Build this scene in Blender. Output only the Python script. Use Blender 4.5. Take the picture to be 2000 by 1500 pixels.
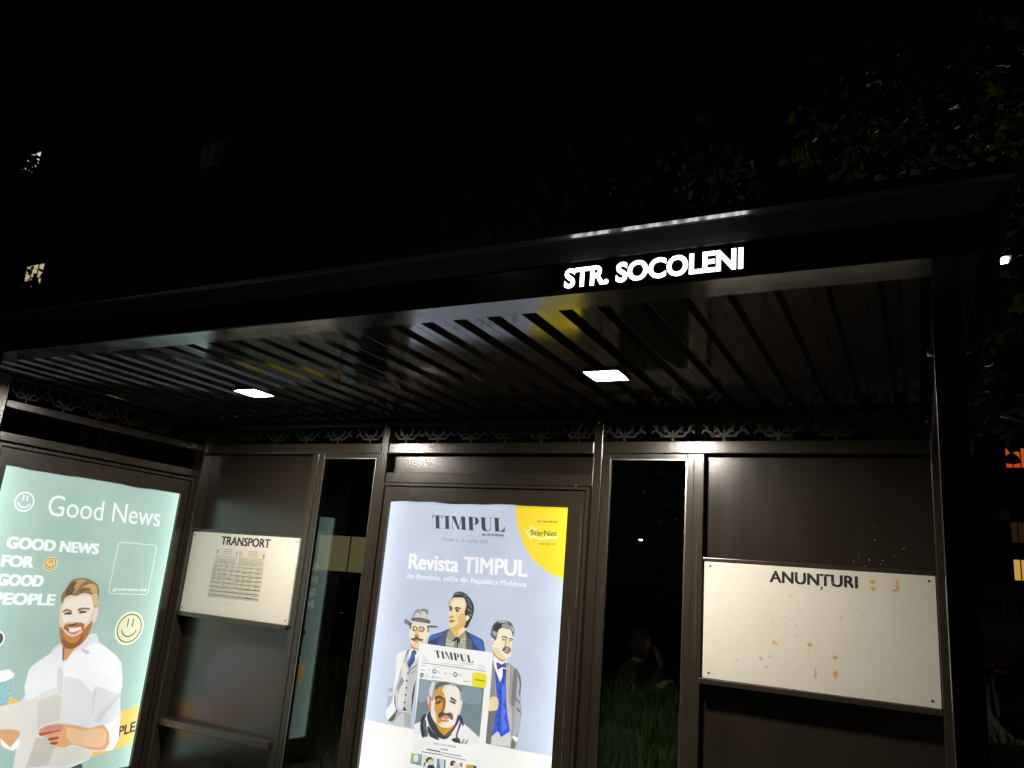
import bpy, bmesh, math, random
from mathutils import Vector, Matrix
import numpy as np

# ------------------------------------------------------------------ scene, camera, light
for o in list(bpy.data.objects):
    bpy.data.objects.remove(o)
SC = bpy.context.scene
COL = SC.collection
H = 1.55                      # eye height; shelter heights are given relative to it
CAM_Y = -3.87                 # the back wall of the shelter stands at y = 0

cam_data = bpy.data.cameras.new('camera')
cam_data.sensor_width = 36.0
cam_data.lens = 36.0 * 1515.72 / 2000.0
cam_data.clip_start = 0.05
cam_data.clip_end = 1500.0
cam = bpy.data.objects.new('camera', cam_data)
COL.objects.link(cam)
RX = (0.88785082, 0.45270265, 0.08234821)
RY = (-0.04058999, 0.25532533, -0.96600281)
RZ = (-0.45833761, 0.85432388, 0.245066)
cam.matrix_world = Matrix(((RX[0], -RY[0], -RZ[0], 0.0), (RX[1], -RY[1], -RZ[1], CAM_Y),
                           (RX[2], -RY[2], -RZ[2], H), (0, 0, 0, 1)))
SC.camera = cam

world = bpy.data.worlds.new('World')
SC.world = world
world.use_nodes = True
wn = world.node_tree
sky = wn.nodes.new('ShaderNodeTexSky')
sky.sky_type = 'NISHITA'
sky.sun_disc = False
sky.sun_elevation = math.radians(24)
sky.sun_rotation = math.radians(150)
wn.links.new(sky.outputs[0], wn.nodes['Background'].inputs[0])
wn.nodes['Background'].inputs[1].default_value = 0.00013

moon_data = bpy.data.lights.new('moon', 'SUN')
moon_data.energy = 0.0022
moon_data.angle = math.radians(0.5)
moon_data.color = (1.0, 0.93, 0.82)
moon = bpy.data.objects.new('moon', moon_data)
moon.rotation_euler = (math.radians(66), 0, math.radians(-30))
COL.objects.link(moon)

SC.view_settings.view_transform = 'Standard'
SC.view_settings.look = 'None'
SC.view_settings.exposure = 0.0
SC.view_settings.gamma = 1.0
SC.view_settings.use_curve_mapping = False
SC.cycles.use_denoising = True
SC.cycles.sample_clamp_indirect = 6.0
SC.cycles.max_bounces = 6
SC.cycles.transparent_max_bounces = 24
SC.cycles.caustics_reflective = False
SC.cycles.use_light_tree = True

# ------------------------------------------------------------------ helpers
def lin(h):
    v = [int(h[i:i + 2], 16) / 255.0 for i in (0, 2, 4)]
    return tuple(c / 12.92 if c <= 0.04045 else ((c + 0.055) / 1.055) ** 2.4 for c in v)

def mat(name, base=(0.5, 0.5, 0.5), rough=0.5, metal=0.0, spec=0.5, noise=None, bump=None, coat=0.0, streak=0.0):
    """Principled material; noise = (scale, amount) breaks up the colour and the gloss, bump = (scale, strength)."""
    m = bpy.data.materials.new(name)
    m.use_nodes = True
    nt = m.node_tree
    b = nt.nodes['Principled BSDF']
    b.inputs['Base Color'].default_value = (*base, 1)
    b.inputs['Roughness'].default_value = rough
    b.inputs['Metallic'].default_value = metal
    b.inputs['Specular IOR Level'].default_value = spec
    b.inputs['Coat Weight'].default_value = coat
    tc = nt.nodes.new('ShaderNodeTexCoord')
    if noise:
        n = nt.nodes.new('ShaderNodeTexNoise')
        n.inputs['Scale'].default_value = noise[0]
        n.inputs['Detail'].default_value = 6
        nt.links.new(tc.outputs['Object'], n.inputs['Vector'])
        mx = nt.nodes.new('ShaderNodeMix')
        mx.data_type = 'RGBA'
        a = noise[1]
        mx.inputs[6].default_value = (*[c * (1 - a) for c in base], 1)
        mx.inputs[7].default_value = (*[min(1, c * (1 + a)) for c in base], 1)
        nt.links.new(n.outputs['Fac'], mx.inputs[0])
        nt.links.new(mx.outputs[2], b.inputs['Base Color'])
        r = nt.nodes.new('ShaderNodeMapRange')
        r.inputs[1].default_value = 0.3
        r.inputs[2].default_value = 0.7
        r.inputs[3].default_value = max(0.02, rough * (1 - a * 0.6))
        r.inputs[4].default_value = min(1, rough * (1 + a * 0.6))
        nt.links.new(n.outputs['Fac'], r.inputs[0])
        nt.links.new(r.outputs[0], b.inputs['Roughness'])
        if streak:
            # vertical rain streaks and hand marks in the gloss
            mp = nt.nodes.new('ShaderNodeMapping'); mp.inputs['Scale'].default_value = (12, 12, 2.2)
            nt.links.new(tc.outputs['Object'], mp.inputs[0])
            n3 = nt.nodes.new('ShaderNodeTexNoise'); n3.inputs['Scale'].default_value = 1.0; n3.inputs['Detail'].default_value = 7
            n3.inputs['Roughness'].default_value = 0.65
            nt.links.new(mp.outputs[0], n3.inputs['Vector'])
            r3 = nt.nodes.new('ShaderNodeMapRange'); r3.inputs[1].default_value = 0.35; r3.inputs[2].default_value = 0.75
            r3.inputs[3].default_value = -streak; r3.inputs[4].default_value = streak * 1.6
            nt.links.new(n3.outputs['Fac'], r3.inputs[0])
            ad = nt.nodes.new('ShaderNodeMath'); ad.operation = 'ADD'
            nt.links.new(r.outputs[0], ad.inputs[0]); nt.links.new(r3.outputs[0], ad.inputs[1])
            nt.links.new(ad.outputs[0], b.inputs['Roughness'])
            mc = nt.nodes.new('ShaderNodeMix'); mc.data_type = 'RGBA'
            mm = nt.nodes.new('ShaderNodeMapRange'); mm.inputs[1].default_value = 0.55; mm.inputs[2].default_value = 0.85; mm.inputs[4].default_value = 0.10
            nt.links.new(n3.outputs['Fac'], mm.inputs[0]); nt.links.new(mm.outputs[0], mc.inputs[0])
            nt.links.new(mx.outputs[2], mc.inputs[6]); mc.inputs[7].default_value = (0.10, 0.09, 0.075, 1)
            nt.links.new(mc.outputs[2], b.inputs['Base Color'])
    if bump:
        n2 = nt.nodes.new('ShaderNodeTexNoise')
        n2.inputs['Scale'].default_value = bump[0]
        n2.inputs['Detail'].default_value = 2
        nt.links.new(tc.outputs['Object'], n2.inputs['Vector'])
        bp = nt.nodes.new('ShaderNodeBump')
        bp.inputs['Strength'].default_value = bump[1]
        bp.inputs['Distance'].default_value = 0.002
        nt.links.new(n2.outputs['Fac'], bp.inputs['Height'])
        nt.links.new(bp.outputs[0], b.inputs['Normal'])
    return m

def emit(name, color, strength, sample=True):
    m = bpy.data.materials.new(name)
    m.use_nodes = True
    nt = m.node_tree
    b = nt.nodes['Principled BSDF']
    b.inputs['Base Color'].default_value = (0.02, 0.02, 0.02, 1)
    b.inputs['Emission Color'].default_value = (*color, 1)
    b.inputs['Emission Strength'].default_value = strength
    if not sample:
        m.cycles.emission_sampling = 'NONE'
    return m

def glass_mat(name, tint, ior=1.55, rough=0.0):
    m = bpy.data.materials.new(name)
    m.use_nodes = True
    nt = m.node_tree
    nt.nodes.remove(nt.nodes['Principled BSDF'])
    out = nt.nodes['Material Output']
    tr = nt.nodes.new('ShaderNodeBsdfTransparent')
    tr.inputs[0].default_value = (*tint, 1)
    gl = nt.nodes.new('ShaderNodeBsdfGlossy')
    gl.inputs['Roughness'].default_value = rough
    fr = nt.nodes.new('ShaderNodeFresnel')
    # the same reflectance from both sides, as for a thin pane
    ge = nt.nodes.new('ShaderNodeNewGeometry')
    mr = nt.nodes.new('ShaderNodeMapRange')
    mr.inputs[3].default_value = ior
    mr.inputs[4].default_value = 1.0 / ior
    nt.links.new(ge.outputs['Backfacing'], mr.inputs[0])
    nt.links.new(mr.outputs[0], fr.inputs[0])
    mx = nt.nodes.new('ShaderNodeMixShader')
    nt.links.new(fr.outputs[0], mx.inputs[0])
    nt.links.new(tr.outputs[0], mx.inputs[1])
    nt.links.new(gl.outputs[0], mx.inputs[2])
    nt.links.new(mx.outputs[0], out.inputs[0])
    return m

def obj(name, verts, faces, material, parent=None, smooth=False, kind=None):
    me = bpy.data.meshes.new(name)
    me.from_pydata([tuple(v) for v in verts], [], faces)
    me.update()
    for m in (material if isinstance(material, (list, tuple)) else [material]):
        me.materials.append(m)
    if smooth:
        me.polygons.foreach_set('use_smooth', [True] * len(me.polygons))
    o = bpy.data.objects.new(name, me)
    COL.objects.link(o)
    if parent:
        o.parent = parent
        o.matrix_parent_inverse = parent.matrix_world.inverted()
    if kind:
        o['kind'] = kind
    return o

def thing(name, label, cat, loc=(0, 0, 0), group=None):
    o = bpy.data.objects.new(name, None)
    o.empty_display_size = 0.2
    COL.objects.link(o)
    o.location = loc
    o.matrix_world = Matrix.Translation(loc)
    tag(o, label, cat, group)
    return o

def tag(o, label, cat, group=None):
    o['label'] = label
    o['category'] = cat
    if group:
        o['group'] = group
    return o

class MB:
    """Collects boxes, tubes and prisms into one mesh."""
    def __init__(s):
        s.v = []; s.f = []; s.mi = []
    def add(s, v, f, mi=0):
        n = len(s.v)
        s.v += [tuple(p) for p in v]
        s.f += [tuple(i + n for i in q) for q in f]
        s.mi += [mi] * len(f)
        return s
    def box(s, x0, x1, y0, y1, z0, z1, bev=0.0, mi=0):
        if bev <= 0:
            v = [(x, y, z) for z in (z0, z1) for y in (y0, y1) for x in (x0, x1)]
            return s.add(v, [(0, 2, 3, 1), (4, 5, 7, 6), (0, 1, 5, 4), (2, 6, 7, 3), (0, 4, 6, 2), (1, 3, 7, 5)], mi)
        bm = bmesh.new()
        bmesh.ops.create_cube(bm, size=1)
        for q in bm.verts:
            q.co = Vector(((x0 + x1) / 2 + q.co.x * (x1 - x0), (y0 + y1) / 2 + q.co.y * (y1 - y0), (z0 + z1) / 2 + q.co.z * (z1 - z0)))
        bmesh.ops.bevel(bm, geom=list(bm.edges), offset=bev, segments=2, affect='EDGES', profile=0.5)
        bm.verts.index_update()
        s.add([q.co for q in bm.verts], [[q.index for q in f.verts] for f in bm.faces], mi)
        bm.free()
        return s
    def tube(s, p, q, r0, r1=None, n=8, cap=True, mi=0):
        r1 = r0 if r1 is None else r1
        p, q = Vector(p), Vector(q)
        d = (q - p).normalized()
        a = d.orthogonal().normalized(); b = d.cross(a)
        v = []
        for c, r in ((p, r0), (q, r1)):
            for i in range(n):
                t = 2 * math.pi * i / n
                v.append(c + a * (r * math.cos(t)) + b * (r * math.sin(t)))
        f = [(i, (i + 1) % n, n + (i + 1) % n, n + i) for i in range(n)]
        if cap:
            f += [tuple(reversed(range(n))), tuple(range(n, 2 * n))]
        return s.add(v, f, mi)
    def build(s, name, material, parent=None, smooth=False, kind=None):
        o = obj(name, s.v, s.f, material, parent, smooth, kind)
        if isinstance(material, (list, tuple)) and len(material) > 1:
            o.data.polygons.foreach_set('material_index', s.mi)
        return o

def box(name, m, parent, x0, x1, y0, y1, z0, z1, bev=0.0):
    return MB().box(x0, x1, y0, y1, z0, z1, bev).build(name, m, parent)

def copy_tree(o, parent=None):
    c = o.copy()
    COL.objects.link(c)
    c.parent = parent
    for ch in list(o.children):
        copy_tree(ch, c)
    return c

_txt = {}
def text_arrays(s, bold=0.0):
    """Outline text as flat verts and faces, scaled to its own bounding box (0..1, 0..1)."""
    key = (s, bold)
    if key not in _txt:
        cu = bpy.data.curves.new('lettering', 'FONT')
        cu.body = s
        cu.offset = bold
        cu.resolution_u = 4
        o = bpy.data.objects.new('lettering', cu)
        COL.objects.link(o)
        bpy.context.view_layer.update()
        dg = bpy.context.evaluated_depsgraph_get()
        me = bpy.data.meshes.new_from_object(o.evaluated_get(dg))
        v = np.array([p.co[:2] for p in me.vertices])
        f = [tuple(p.vertices) for p in me.polygons]
        bpy.data.objects.remove(o)
        bpy.data.curves.remove(cu)
        bpy.data.meshes.remove(me)
        lo, hi = v.min(0), v.max(0)
        _txt[key] = ((v - lo) / (hi - lo), f)
    return _txt[key]

def smooth_poly(p, k=4):
    n = len(p); out = []
    for i in range(n):
        a, b, c, d = p[i - 1], p[i], p[(i + 1) % n], p[(i + 2) % n]
        for j in range(k):
            t = j / k
            out.append(tuple(0.5 * (2 * b[q] + (c[q] - a[q]) * t + (2 * a[q] - 5 * b[q] + 4 * c[q] - d[q]) * t * t
                                    + (3 * b[q] - a[q] - 3 * c[q] + d[q]) * t ** 3) for q in (0, 1)))
    return out

def pairs(l):
    return [(l[i], l[i + 1]) for i in range(0, len(l), 2)]

class Print:
    """Flat print on a sheet: coloured shapes in sheet millimetres, stacked in hair-thin layers."""
    def __init__(s, place, lift=0.0):
        s.place = place; s.v = []; s.f = []; s.c = []; s.lift = lift
    def poly(s, pts, color, step=4e-5):
        s.lift += step
        n = len(s.v)
        s.v += [s.place(x, y, s.lift) for x, y in pts]
        s.f.append(tuple(range(n, n + len(pts))))
        s.c.append(lin(color))
    def soft(s, pts, color, w):
        # shape with a feathered edge: solid inside, fading out over w millimetres
        n = len(pts)
        ar = sum(pts[i - 1][0] * pts[i][1] - pts[i][0] * pts[i - 1][1] for i in range(n))
        sg = 1 if ar > 0 else -1
        nrm = []
        for i in range(n):
            dx, dy = pts[(i + 1) % n][0] - pts[i - 1][0], pts[(i + 1) % n][1] - pts[i - 1][1]
            l = math.hypot(dx, dy) or 1
            nrm.append((sg * dy / l, -sg * dx / l))
        inn = list(pts)
        out = [(p[0] + q[0] * w, p[1] + q[1] * w) for p, q in zip(pts, nrm)]
        s.poly(inn, color)
        k = len(s.v)
        s.v += [s.place(x, y, s.lift) for x, y in inn + out]
        c = lin(color)
        for i in range(n):
            j = (i + 1) % n
            s.f.append((k + i, k + j, k + n + j, k + n + i)); s.c.append((c, (1, 1, 0, 0)))
    def mesh(s, pts, faces, color, step=4e-5):
        s.lift += step
        n = len(s.v)
        s.v += [s.place(x, y, s.lift) for x, y in pts]
        s.f += [tuple(i + n for i in q) for q in faces]
        s.c += [lin(color)] * len(faces)
    def ring(s, cx, cy, r0, r1, color, a0=0.0, a1=360.0, n=40):
        pts, fc = [], []
        for i in range(n + 1):
            t = math.radians(a0 + (a1 - a0) * i / n)
            pts += [(cx + r0 * math.cos(t), cy + r0 * math.sin(t)), (cx + r1 * math.cos(t), cy + r1 * math.sin(t))]
        fc = [(2 * i, 2 * i + 1, 2 * i + 3, 2 * i + 2) for i in range(n)]
        s.mesh(pts, fc, color)
    def disc(s, cx, cy, r, color, n=36):
        s.poly([(cx + r * math.cos(2 * math.pi * i / n), cy + r * math.sin(2 * math.pi * i / n)) for i in range(n)], color)
    def text(s, txt, bl, br, tl, color, bold=0.0):
        # weight comes from overprinting the outline with small shifts
        v, f = text_arrays(txt, 0.0)
        ex = (br[0] - bl[0], br[1] - bl[1]); ey = (tl[0] - bl[0], tl[1] - bl[1])
        w = bold * math.hypot(*ey)
        for sx, sy in ((0, 0),) if not bold else ((-1, -.5), (1, -.5), (-1, .5), (1, .5), (0, 0)):
            s.mesh([(bl[0] + ex[0] * a + ey[0] * b + sx * w, bl[1] + ex[1] * a + ey[1] * b + sy * w) for a, b in v], f, color, 1e-5)
    def build(s, name, material, parent):
        o = obj(name, s.v, s.f, material, parent)
        at = o.data.color_attributes.new('ink', 'FLOAT_COLOR', 'CORNER')
        k = 0
        for p, c in zip(o.data.polygons, s.c):
            al = (1,) * len(p.vertices)
            if isinstance(c[0], tuple):
                c, al = c
            for q in al:
                at.data[k].color = (*c, q); k += 1
        return o

def print_mat(name, width_axis, u0, u1, strength, edge, falloff, lit=True):
    """Printed sheet. When lit it is a backlit translucent sheet fed by LED strips along both long sides."""
    m = bpy.data.materials.new(name)
    m.use_nodes = True
    nt = m.node_tree
    b = nt.nodes['Principled BSDF']
    b.inputs['Roughness'].default_value = 0.35
    at = nt.nodes.new('ShaderNodeVertexColor')
    at.layer_name = 'ink'
    if not lit:
        nt.links.new(at.outputs[0], b.inputs['Base Color'])
        return m
    b.inputs['Base Color'].default_value = (0.05, 0.05, 0.05, 1)
    b.inputs['Specular IOR Level'].default_value = 0.3
    nt.links.new(at.outputs[0], b.inputs['Emission Color'])
    g = nt.nodes.new('ShaderNodeNewGeometry')
    sp = nt.nodes.new('ShaderNodeSeparateXYZ')
    nt.links.new(g.outputs['Position'], sp.inputs[0])
    def fall(a, sign):
        d = nt.nodes.new('ShaderNodeMath'); d.operation = 'SUBTRACT'
        nt.links.new(sp.outputs[width_axis], d.inputs[0]); d.inputs[1].default_value = a
        q = nt.nodes.new('ShaderNodeMath'); q.operation = 'MULTIPLY'
        nt.links.new(d.outputs[0], q.inputs[0]); q.inputs[1].default_value = -sign / falloff
        e = nt.nodes.new('ShaderNodeMath'); e.operation = 'EXPONENT'
        nt.links.new(q.outputs[0], e.inputs[0])
        return e
    e1, e2 = fall(u0, 1), fall(u1, -1)
    ad = nt.nodes.new('ShaderNodeMath'); ad.operation = 'ADD'
    nt.links.new(e1.outputs[0], ad.inputs[0]); nt.links.new(e2.outputs[0], ad.inputs[1])
    n = nt.nodes.new('ShaderNodeTexNoise')
    n.inputs['Scale'].default_value = 3.2
    n.inputs['Detail'].default_value = 3
    nt.links.new(g.outputs['Position'], n.inputs['Vector'])
    ma = nt.nodes.new('ShaderNodeMath'); ma.operation = 'MULTIPLY_ADD'
    nt.links.new(ad.outputs[0], ma.inputs[0]); ma.inputs[1].default_value = edge * strength; ma.inputs[2].default_value = strength * 0.80
    m2 = nt.nodes.new('ShaderNodeMath'); m2.operation = 'MULTIPLY_ADD'
    nt.links.new(n.outputs['Fac'], m2.inputs[0]); m2.inputs[1].default_value = 0.40 * strength
    nt.links.new(ma.outputs[0], m2.inputs[2])
    nt.links.new(m2.outputs[0], b.inputs['Emission Strength'])
    nt.links.new(at.outputs['Alpha'], b.inputs['Alpha'])
    return m
FIGURES_TIMPUL = {
 'hat_man': [
  ["c9cdd2",0,[175,-860,247,-834,321,-851,316,-932,312,-1078,319,-1236,165,-1229,161,-1218,138,-1181,143,-1158,139,-1054,169,-1039,171,-956,171,-912]],
  ["e6e6ea",1,[177,-861,232,-841,223,-884,207,-945,196,-1002,188,-1058,193,-1125,203,-1160,190,-1183,161,-1213,140,-1178,175,-1118,174,-1042,178,-964,172,-890]],
  ["a9adb0",0,[137,-1056,169,-1041,174,-1085,168,-1128,143,-1159,142,-1101]],
  ["cfd2d4",0,[145,-1067,161,-1077,169,-1067,170,-1085,149,-1094]],
  ["5a574e",1,[248,-836,224,-896,207,-970,189,-1040,186,-1074,205,-1148,218,-1161,210,-1183,195,-1216,172,-1222,165,-1215,194,-1180,206,-1157,188,-1114,186,-1059,202,-989,219,-912,237,-848]],
  ["bfc1bf",0,[250,-840,255,-835,241,-904,261,-935,308,-905,318,-861,322,-894,314,-975,302,-1001,313,-1165,284,-1157,257,-1128,238,-1163,222,-1157,200,-1100,203,-1050,216,-953,225,-899]],
  ["d8d8d6",1,[222,-906,254,-939,254,-995,254,-1050,252,-1123,240,-1149,219,-1140,213,-1067,236,-1009,217,-959]],
  ["8f918f",1,[215,-987,240,-1006,232,-1010,207,-1056,215,-1070,199,-1051]],
  ["7b7c7a",0,[259,-945,316,-901,316,-906,264,-952]],
  ["979997",0,[274,-952,309,-939,310,-943,276,-957]],
  ["45464a",0,[315,-984,316,-1048,313,-1108,309,-1166,301,-1074,305,-1025]],
  ["34353a",0,[257,-1130,280,-1155,251,-1156]],
  ["e9e9e6",0,[251,-1156,280,-1154,277,-1159,251,-1160]],
  ["aaaca8",0,[212,-1168,250,-1161,281,-1159,311,-1169,318,-1235,177,-1229,205,-1205]],
  ["c6c8c4",0,[254,-1165,262,-1164,274,-1234,197,-1229,223,-1190]],
  ["f0f2f4",0,[256,-837,278,-825,315,-836,321,-853,302,-884,268,-872,249,-903,252,-865]],
  ["27406f",0,[275,-833,290,-831,304,-844,292,-860,297,-882,264,-937,245,-903,262,-867,267,-845]],
  ["5478b4",0,[266,-854,275,-847,269,-879,258,-911,251,-902]],
  ["5478b4",0,[280,-840,288,-842,281,-874,272,-900,275,-875]],
  ["3a3a3e",1,[254,-959,259,-954,265,-958,260,-963]],
  ["3a3a3e",1,[252,-999,257,-994,263,-998,258,-1003]],
  ["3a3a3e",1,[254,-1036,259,-1031,265,-1035,260,-1040]],
  ["3a3a3e",1,[254,-1073,259,-1068,265,-1072,260,-1077]],
  ["3a3a3e",1,[253,-1112,258,-1107,264,-1111,259,-1116]],
  ["e8c48a",1,[259,-798,322,-796,322,-815,293,-828,270,-823]],
  ["c98b35",1,[259,-801,281,-816,314,-814,321,-810,309,-820,288,-827,267,-819]],
  ["efe3c2",1,[240,-702,269,-690,362,-699,362,-721,372,-731,366,-754,354,-762,349,-788,324,-811,298,-819,268,-806,249,-772,241,-744]],
  ["e6cf95",1,[267,-797,282,-789,310,-788,333,-773,343,-785,324,-806,297,-816,274,-805]],
  ["dcc27e",1,[291,-708,302,-709,302,-745,318,-765,290,-762,275,-756,280,-732]],
  ["7a6f55",1,[354,-700,366,-699,366,-723,360,-730,360,-712]],
  ["5c513c",1,[236,-702,245,-702,245,-719,239,-720]],
  ["7b6a3c",1,[252,-712,265,-704,285,-707,288,-720,280,-730,263,-730,253,-723,257,-722,267,-727,281,-724,282,-712,267,-709,257,-715]],
  ["7b6a3c",1,[299,-707,315,-701,338,-709,335,-724,322,-731,305,-727,298,-719,303,-717,310,-725,323,-726,330,-719,327,-710,315,-707,304,-712]],
  ["3a3022",1,[260,-720,267,-717,272,-720,267,-723]],
  ["3a3022",1,[313,-719,319,-716,323,-719,318,-722]],
  ["a9762f",1,[275,-756,285,-749,303,-754,298,-760,284,-761]],
  ["5a3d26",1,[255,-773,274,-769,287,-762,301,-763,313,-769,336,-768,328,-777,312,-778,292,-774,276,-781,262,-780]],
  ["b5793f",1,[276,-783,292,-779,306,-781,293,-787]],
  ["8b908e",1,[248,-663,252,-640,265,-619,286,-608,298,-611,314,-605,339,-607,350,-616,346,-638,346,-663,304,-658,265,-664]],
  ["c4ccc8",1,[259,-655,270,-634,286,-628,302,-642,307,-619,321,-616,339,-630,343,-656,304,-656,271,-660]],
  ["a3aaa8",1,[289,-610,298,-611,304,-631,302,-642,294,-625]],
  ["6f7673",1,[300,-610,336,-607,349,-618,345,-627,326,-615,310,-617]],
  ["5a4a40",1,[244,-668,265,-660,304,-655,343,-661,367,-664,368,-681,348,-678,307,-679,267,-678,246,-677]],
  ["7d6656",1,[266,-666,304,-660,335,-665,345,-674,306,-675,270,-675]],
  ["777c79",1,[195,-684,205,-673,234,-680,251,-683,250,-694,237,-702,208,-697]],
  ["5d5f55",1,[222,-695,235,-685,249,-690,245,-700,231,-702]],
  ["d6d6d2",1,[234,-680,248,-677,307,-680,368,-682,377,-689,418,-688,421,-693,386,-695,353,-695,303,-695,258,-690]],
  ["55565c",1,[353,-695,385,-690,421,-690,419,-696,373,-699]],
 ],
 'blue_jacket_man': [
  ["e5b85f",0,[515,-689,604,-661,607,-692,590,-719,560,-732,540,-731,517,-708]],
  ["f0dcb0",0,[564,-686,604,-661,606,-692,587,-717,563,-730]],
  ["24345e",0,[371,-789,377,-753,390,-739,457,-715,499,-696,513,-699,490,-790]],
  ["2f62b0",0,[380,-755,393,-742,458,-718,454,-738,419,-755,380,-774]],
  ["4a517d",0,[457,-716,491,-703,488,-729,481,-789,434,-789,437,-761,455,-742]],
  ["24345e",0,[604,-692,631,-703,714,-728,727,-741,740,-788,618,-789]],
  ["2f62b0",0,[628,-708,712,-730,724,-744,735,-784,707,-786,670,-759,653,-731]],
  ["5b5a6a",0,[610,-698,631,-731,654,-740,662,-787,622,-788]],
  ["9a9a80",0,[494,-708,513,-694,520,-707,546,-732,563,-732,607,-694,622,-788,487,-788,489,-739]],
  ["c3c4a4",0,[490,-748,521,-759,541,-740,541,-787,489,-784]],
  ["b7b79a",0,[577,-753,609,-715,620,-785,578,-785]],
  ["6c6c58",0,[489,-763,521,-765,522,-768,490,-767]],
  ["6c6c58",0,[489,-781,541,-785,541,-788,489,-784]],
  ["6c6c58",0,[591,-749,614,-745,615,-749,591,-752]],
  ["6c6c58",0,[579,-767,618,-762,618,-766,579,-770]],
  ["6c6c58",0,[580,-778,619,-777,620,-780,580,-781]],
  ["55554a",0,[544,-740,517,-764,524,-762]],
  ["26272c",0,[541,-740,558,-733,575,-737,581,-766,569,-758,568,-789,547,-789,549,-756,527,-761]],
  ["8d8da0",0,[550,-751,558,-748,562,-787,550,-787]],
  ["15161a",0,[559,-748,566,-747,568,-789,563,-788]],
  ["1d2327",1,[486,-570,492,-546,507,-521,514,-503,536,-494,556,-493,585,-500,610,-517,633,-541,645,-564,647,-592,641,-620,628,-650,616,-674,606,-681,598,-676,600,-652,590,-616,586,-581,566,-528,522,-526,501,-543]],
  ["ecd2a0",1,[492,-558,500,-538,516,-528,571,-524,583,-531,596,-558,594,-580,589,-597,597,-620,607,-614,622,-620,621,-632,602,-645,600,-664,577,-680,547,-692,518,-691,500,-683,494,-672,498,-657,493,-646,497,-634,490,-615,493,-596,489,-577]],
  ["e0b970",1,[546,-629,583,-607,598,-624,599,-660,577,-678,550,-688,524,-688,545,-672,560,-652]],
  ["f3e0b8",1,[508,-552,529,-536,569,-532,586,-552,580,-576,545,-575,522,-579,510,-575]],
  ["d8a85a",1,[512,-685,541,-686,595,-662,602,-645,600,-666,578,-683,547,-694,521,-693]],
  ["2a2620",1,[526,-581,539,-576,560,-579,560,-583,543,-583,529,-586]],
  ["3b2c1c",1,[532,-590,547,-588,553,-592,544,-601,536,-597]],
  ["2a2620",1,[487,-577,496,-574,508,-580,510,-585,499,-580,490,-583]],
  ["55431f",1,[492,-591,500,-582,509,-587,507,-597,499,-599]],
  ["c08e3c",1,[497,-634,508,-626,523,-629,512,-636,500,-638]],
  ["a0703a",1,[496,-648,513,-647,533,-648,526,-656,509,-661,497,-656,514,-652]],
  ["f4e4c0",1,[602,-619,614,-616,621,-622,617,-634,606,-642]],
  ["6b777c",1,[517,-505,536,-499,557,-502,563,-506,540,-505,520,-511]],
  ["6b777c",1,[572,-506,587,-514,604,-517,586,-509]],
  ["6b777c",1,[594,-523,612,-533,625,-549,606,-534]],
  ["6b777c",1,[611,-550,629,-563,637,-576,621,-561]],
  ["6b777c",1,[605,-577,626,-584,640,-597,621,-589]],
  ["6b777c",1,[617,-604,634,-607,641,-616,626,-612]],
  ["6b777c",1,[599,-544,611,-555,602,-551]],
 ],
 'bow_tie_man': [
  ["8b8b88",0,[792,-819,806,-850,829,-999,843,-1023,836,-1072,828,-1177,826,-1237,789,-1237,793,-1088,794,-959]],
  ["6f6f6a",0,[793,-1084,840,-1068,829,-1158,822,-1235,791,-1236]],
  ["9c9a92",0,[874,-822,906,-838,942,-855,960,-877,971,-917,972,-974,986,-1066,981,-1123,976,-1182,971,-1217,958,-1237,929,-1239,939,-1188,925,-1156,898,-1079,880,-922]],
  ["bdb6ac",0,[873,-852,891,-837,902,-855,903,-926,907,-1014,927,-1059,937,-1123,934,-1180,919,-1132,894,-1035]],
  ["77767a",1,[924,-865,943,-860,945,-920,943,-984,939,-1029,924,-1025,921,-955]],
  ["a6adba",0,[946,-891,961,-889,970,-927,968,-968,952,-1002,947,-1072,949,-1134,945,-1172,960,-1176,976,-1145,981,-1079,972,-974,946,-939]],
  ["5b6068",0,[955,-1036,981,-1057,980,-1064,956,-1049]],
  ["5b6068",0,[943,-990,972,-1012,972,-1020,944,-1000]],
  ["5b6068",0,[943,-860,964,-889,971,-917,970,-971,962,-988,964,-927]],
  ["d5d3ce",0,[824,-1197,850,-1171,929,-1168,936,-1235,824,-1234]],
  ["b4b2ac",0,[856,-1232,928,-1230,930,-1237,856,-1237]],
  ["fafafa",0,[796,-822,802,-808,880,-799,878,-828,874,-868,847,-929,808,-863]],
  ["2a55d0",0,[807,-860,848,-930,861,-892,858,-860,878,-861,878,-900,892,-1016,908,-1096,928,-1157,879,-1194,863,-1172,854,-1169,824,-1198,832,-1145,837,-1075,846,-1035,833,-999,820,-930]],
  ["1d3aa0",0,[848,-930,853,-932,860,-1021,862,-1084,867,-1165,859,-1169,857,-1085,853,-1006]],
  ["1b3690",0,[856,-860,876,-861,881,-903,878,-900,868,-878,869,-930,864,-937]],
  ["4d78ec",0,[859,-951,876,-929,887,-998,875,-1038,897,-1066,885,-1100,912,-1140,884,-1169,870,-1102,870,-1019]],
  ["2a2f8a",0,[815,-838,822,-833,847,-842,874,-826,877,-856,852,-854,826,-872]],
  ["5a5fc8",0,[823,-841,844,-849,827,-857]],
  ["5a5fc8",0,[855,-846,871,-833,874,-850]],
  ["ecd6a6",1,[794,-1023,811,-1008,830,-1006,845,-1020,846,-1055,836,-1069,806,-1076,794,-1072]],
  ["c89d62",0,[824,-1029,844,-1027,844,-1029,825,-1032]],
  ["c89d62",0,[826,-1045,846,-1042,846,-1044,826,-1047]],
  ["f6f6f4",0,[945,-1175,976,-1181,973,-1198,963,-1203,944,-1184]],
  ["777672",0,[943,-1188,962,-1200,962,-1234,938,-1236,940,-1206]],
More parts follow.
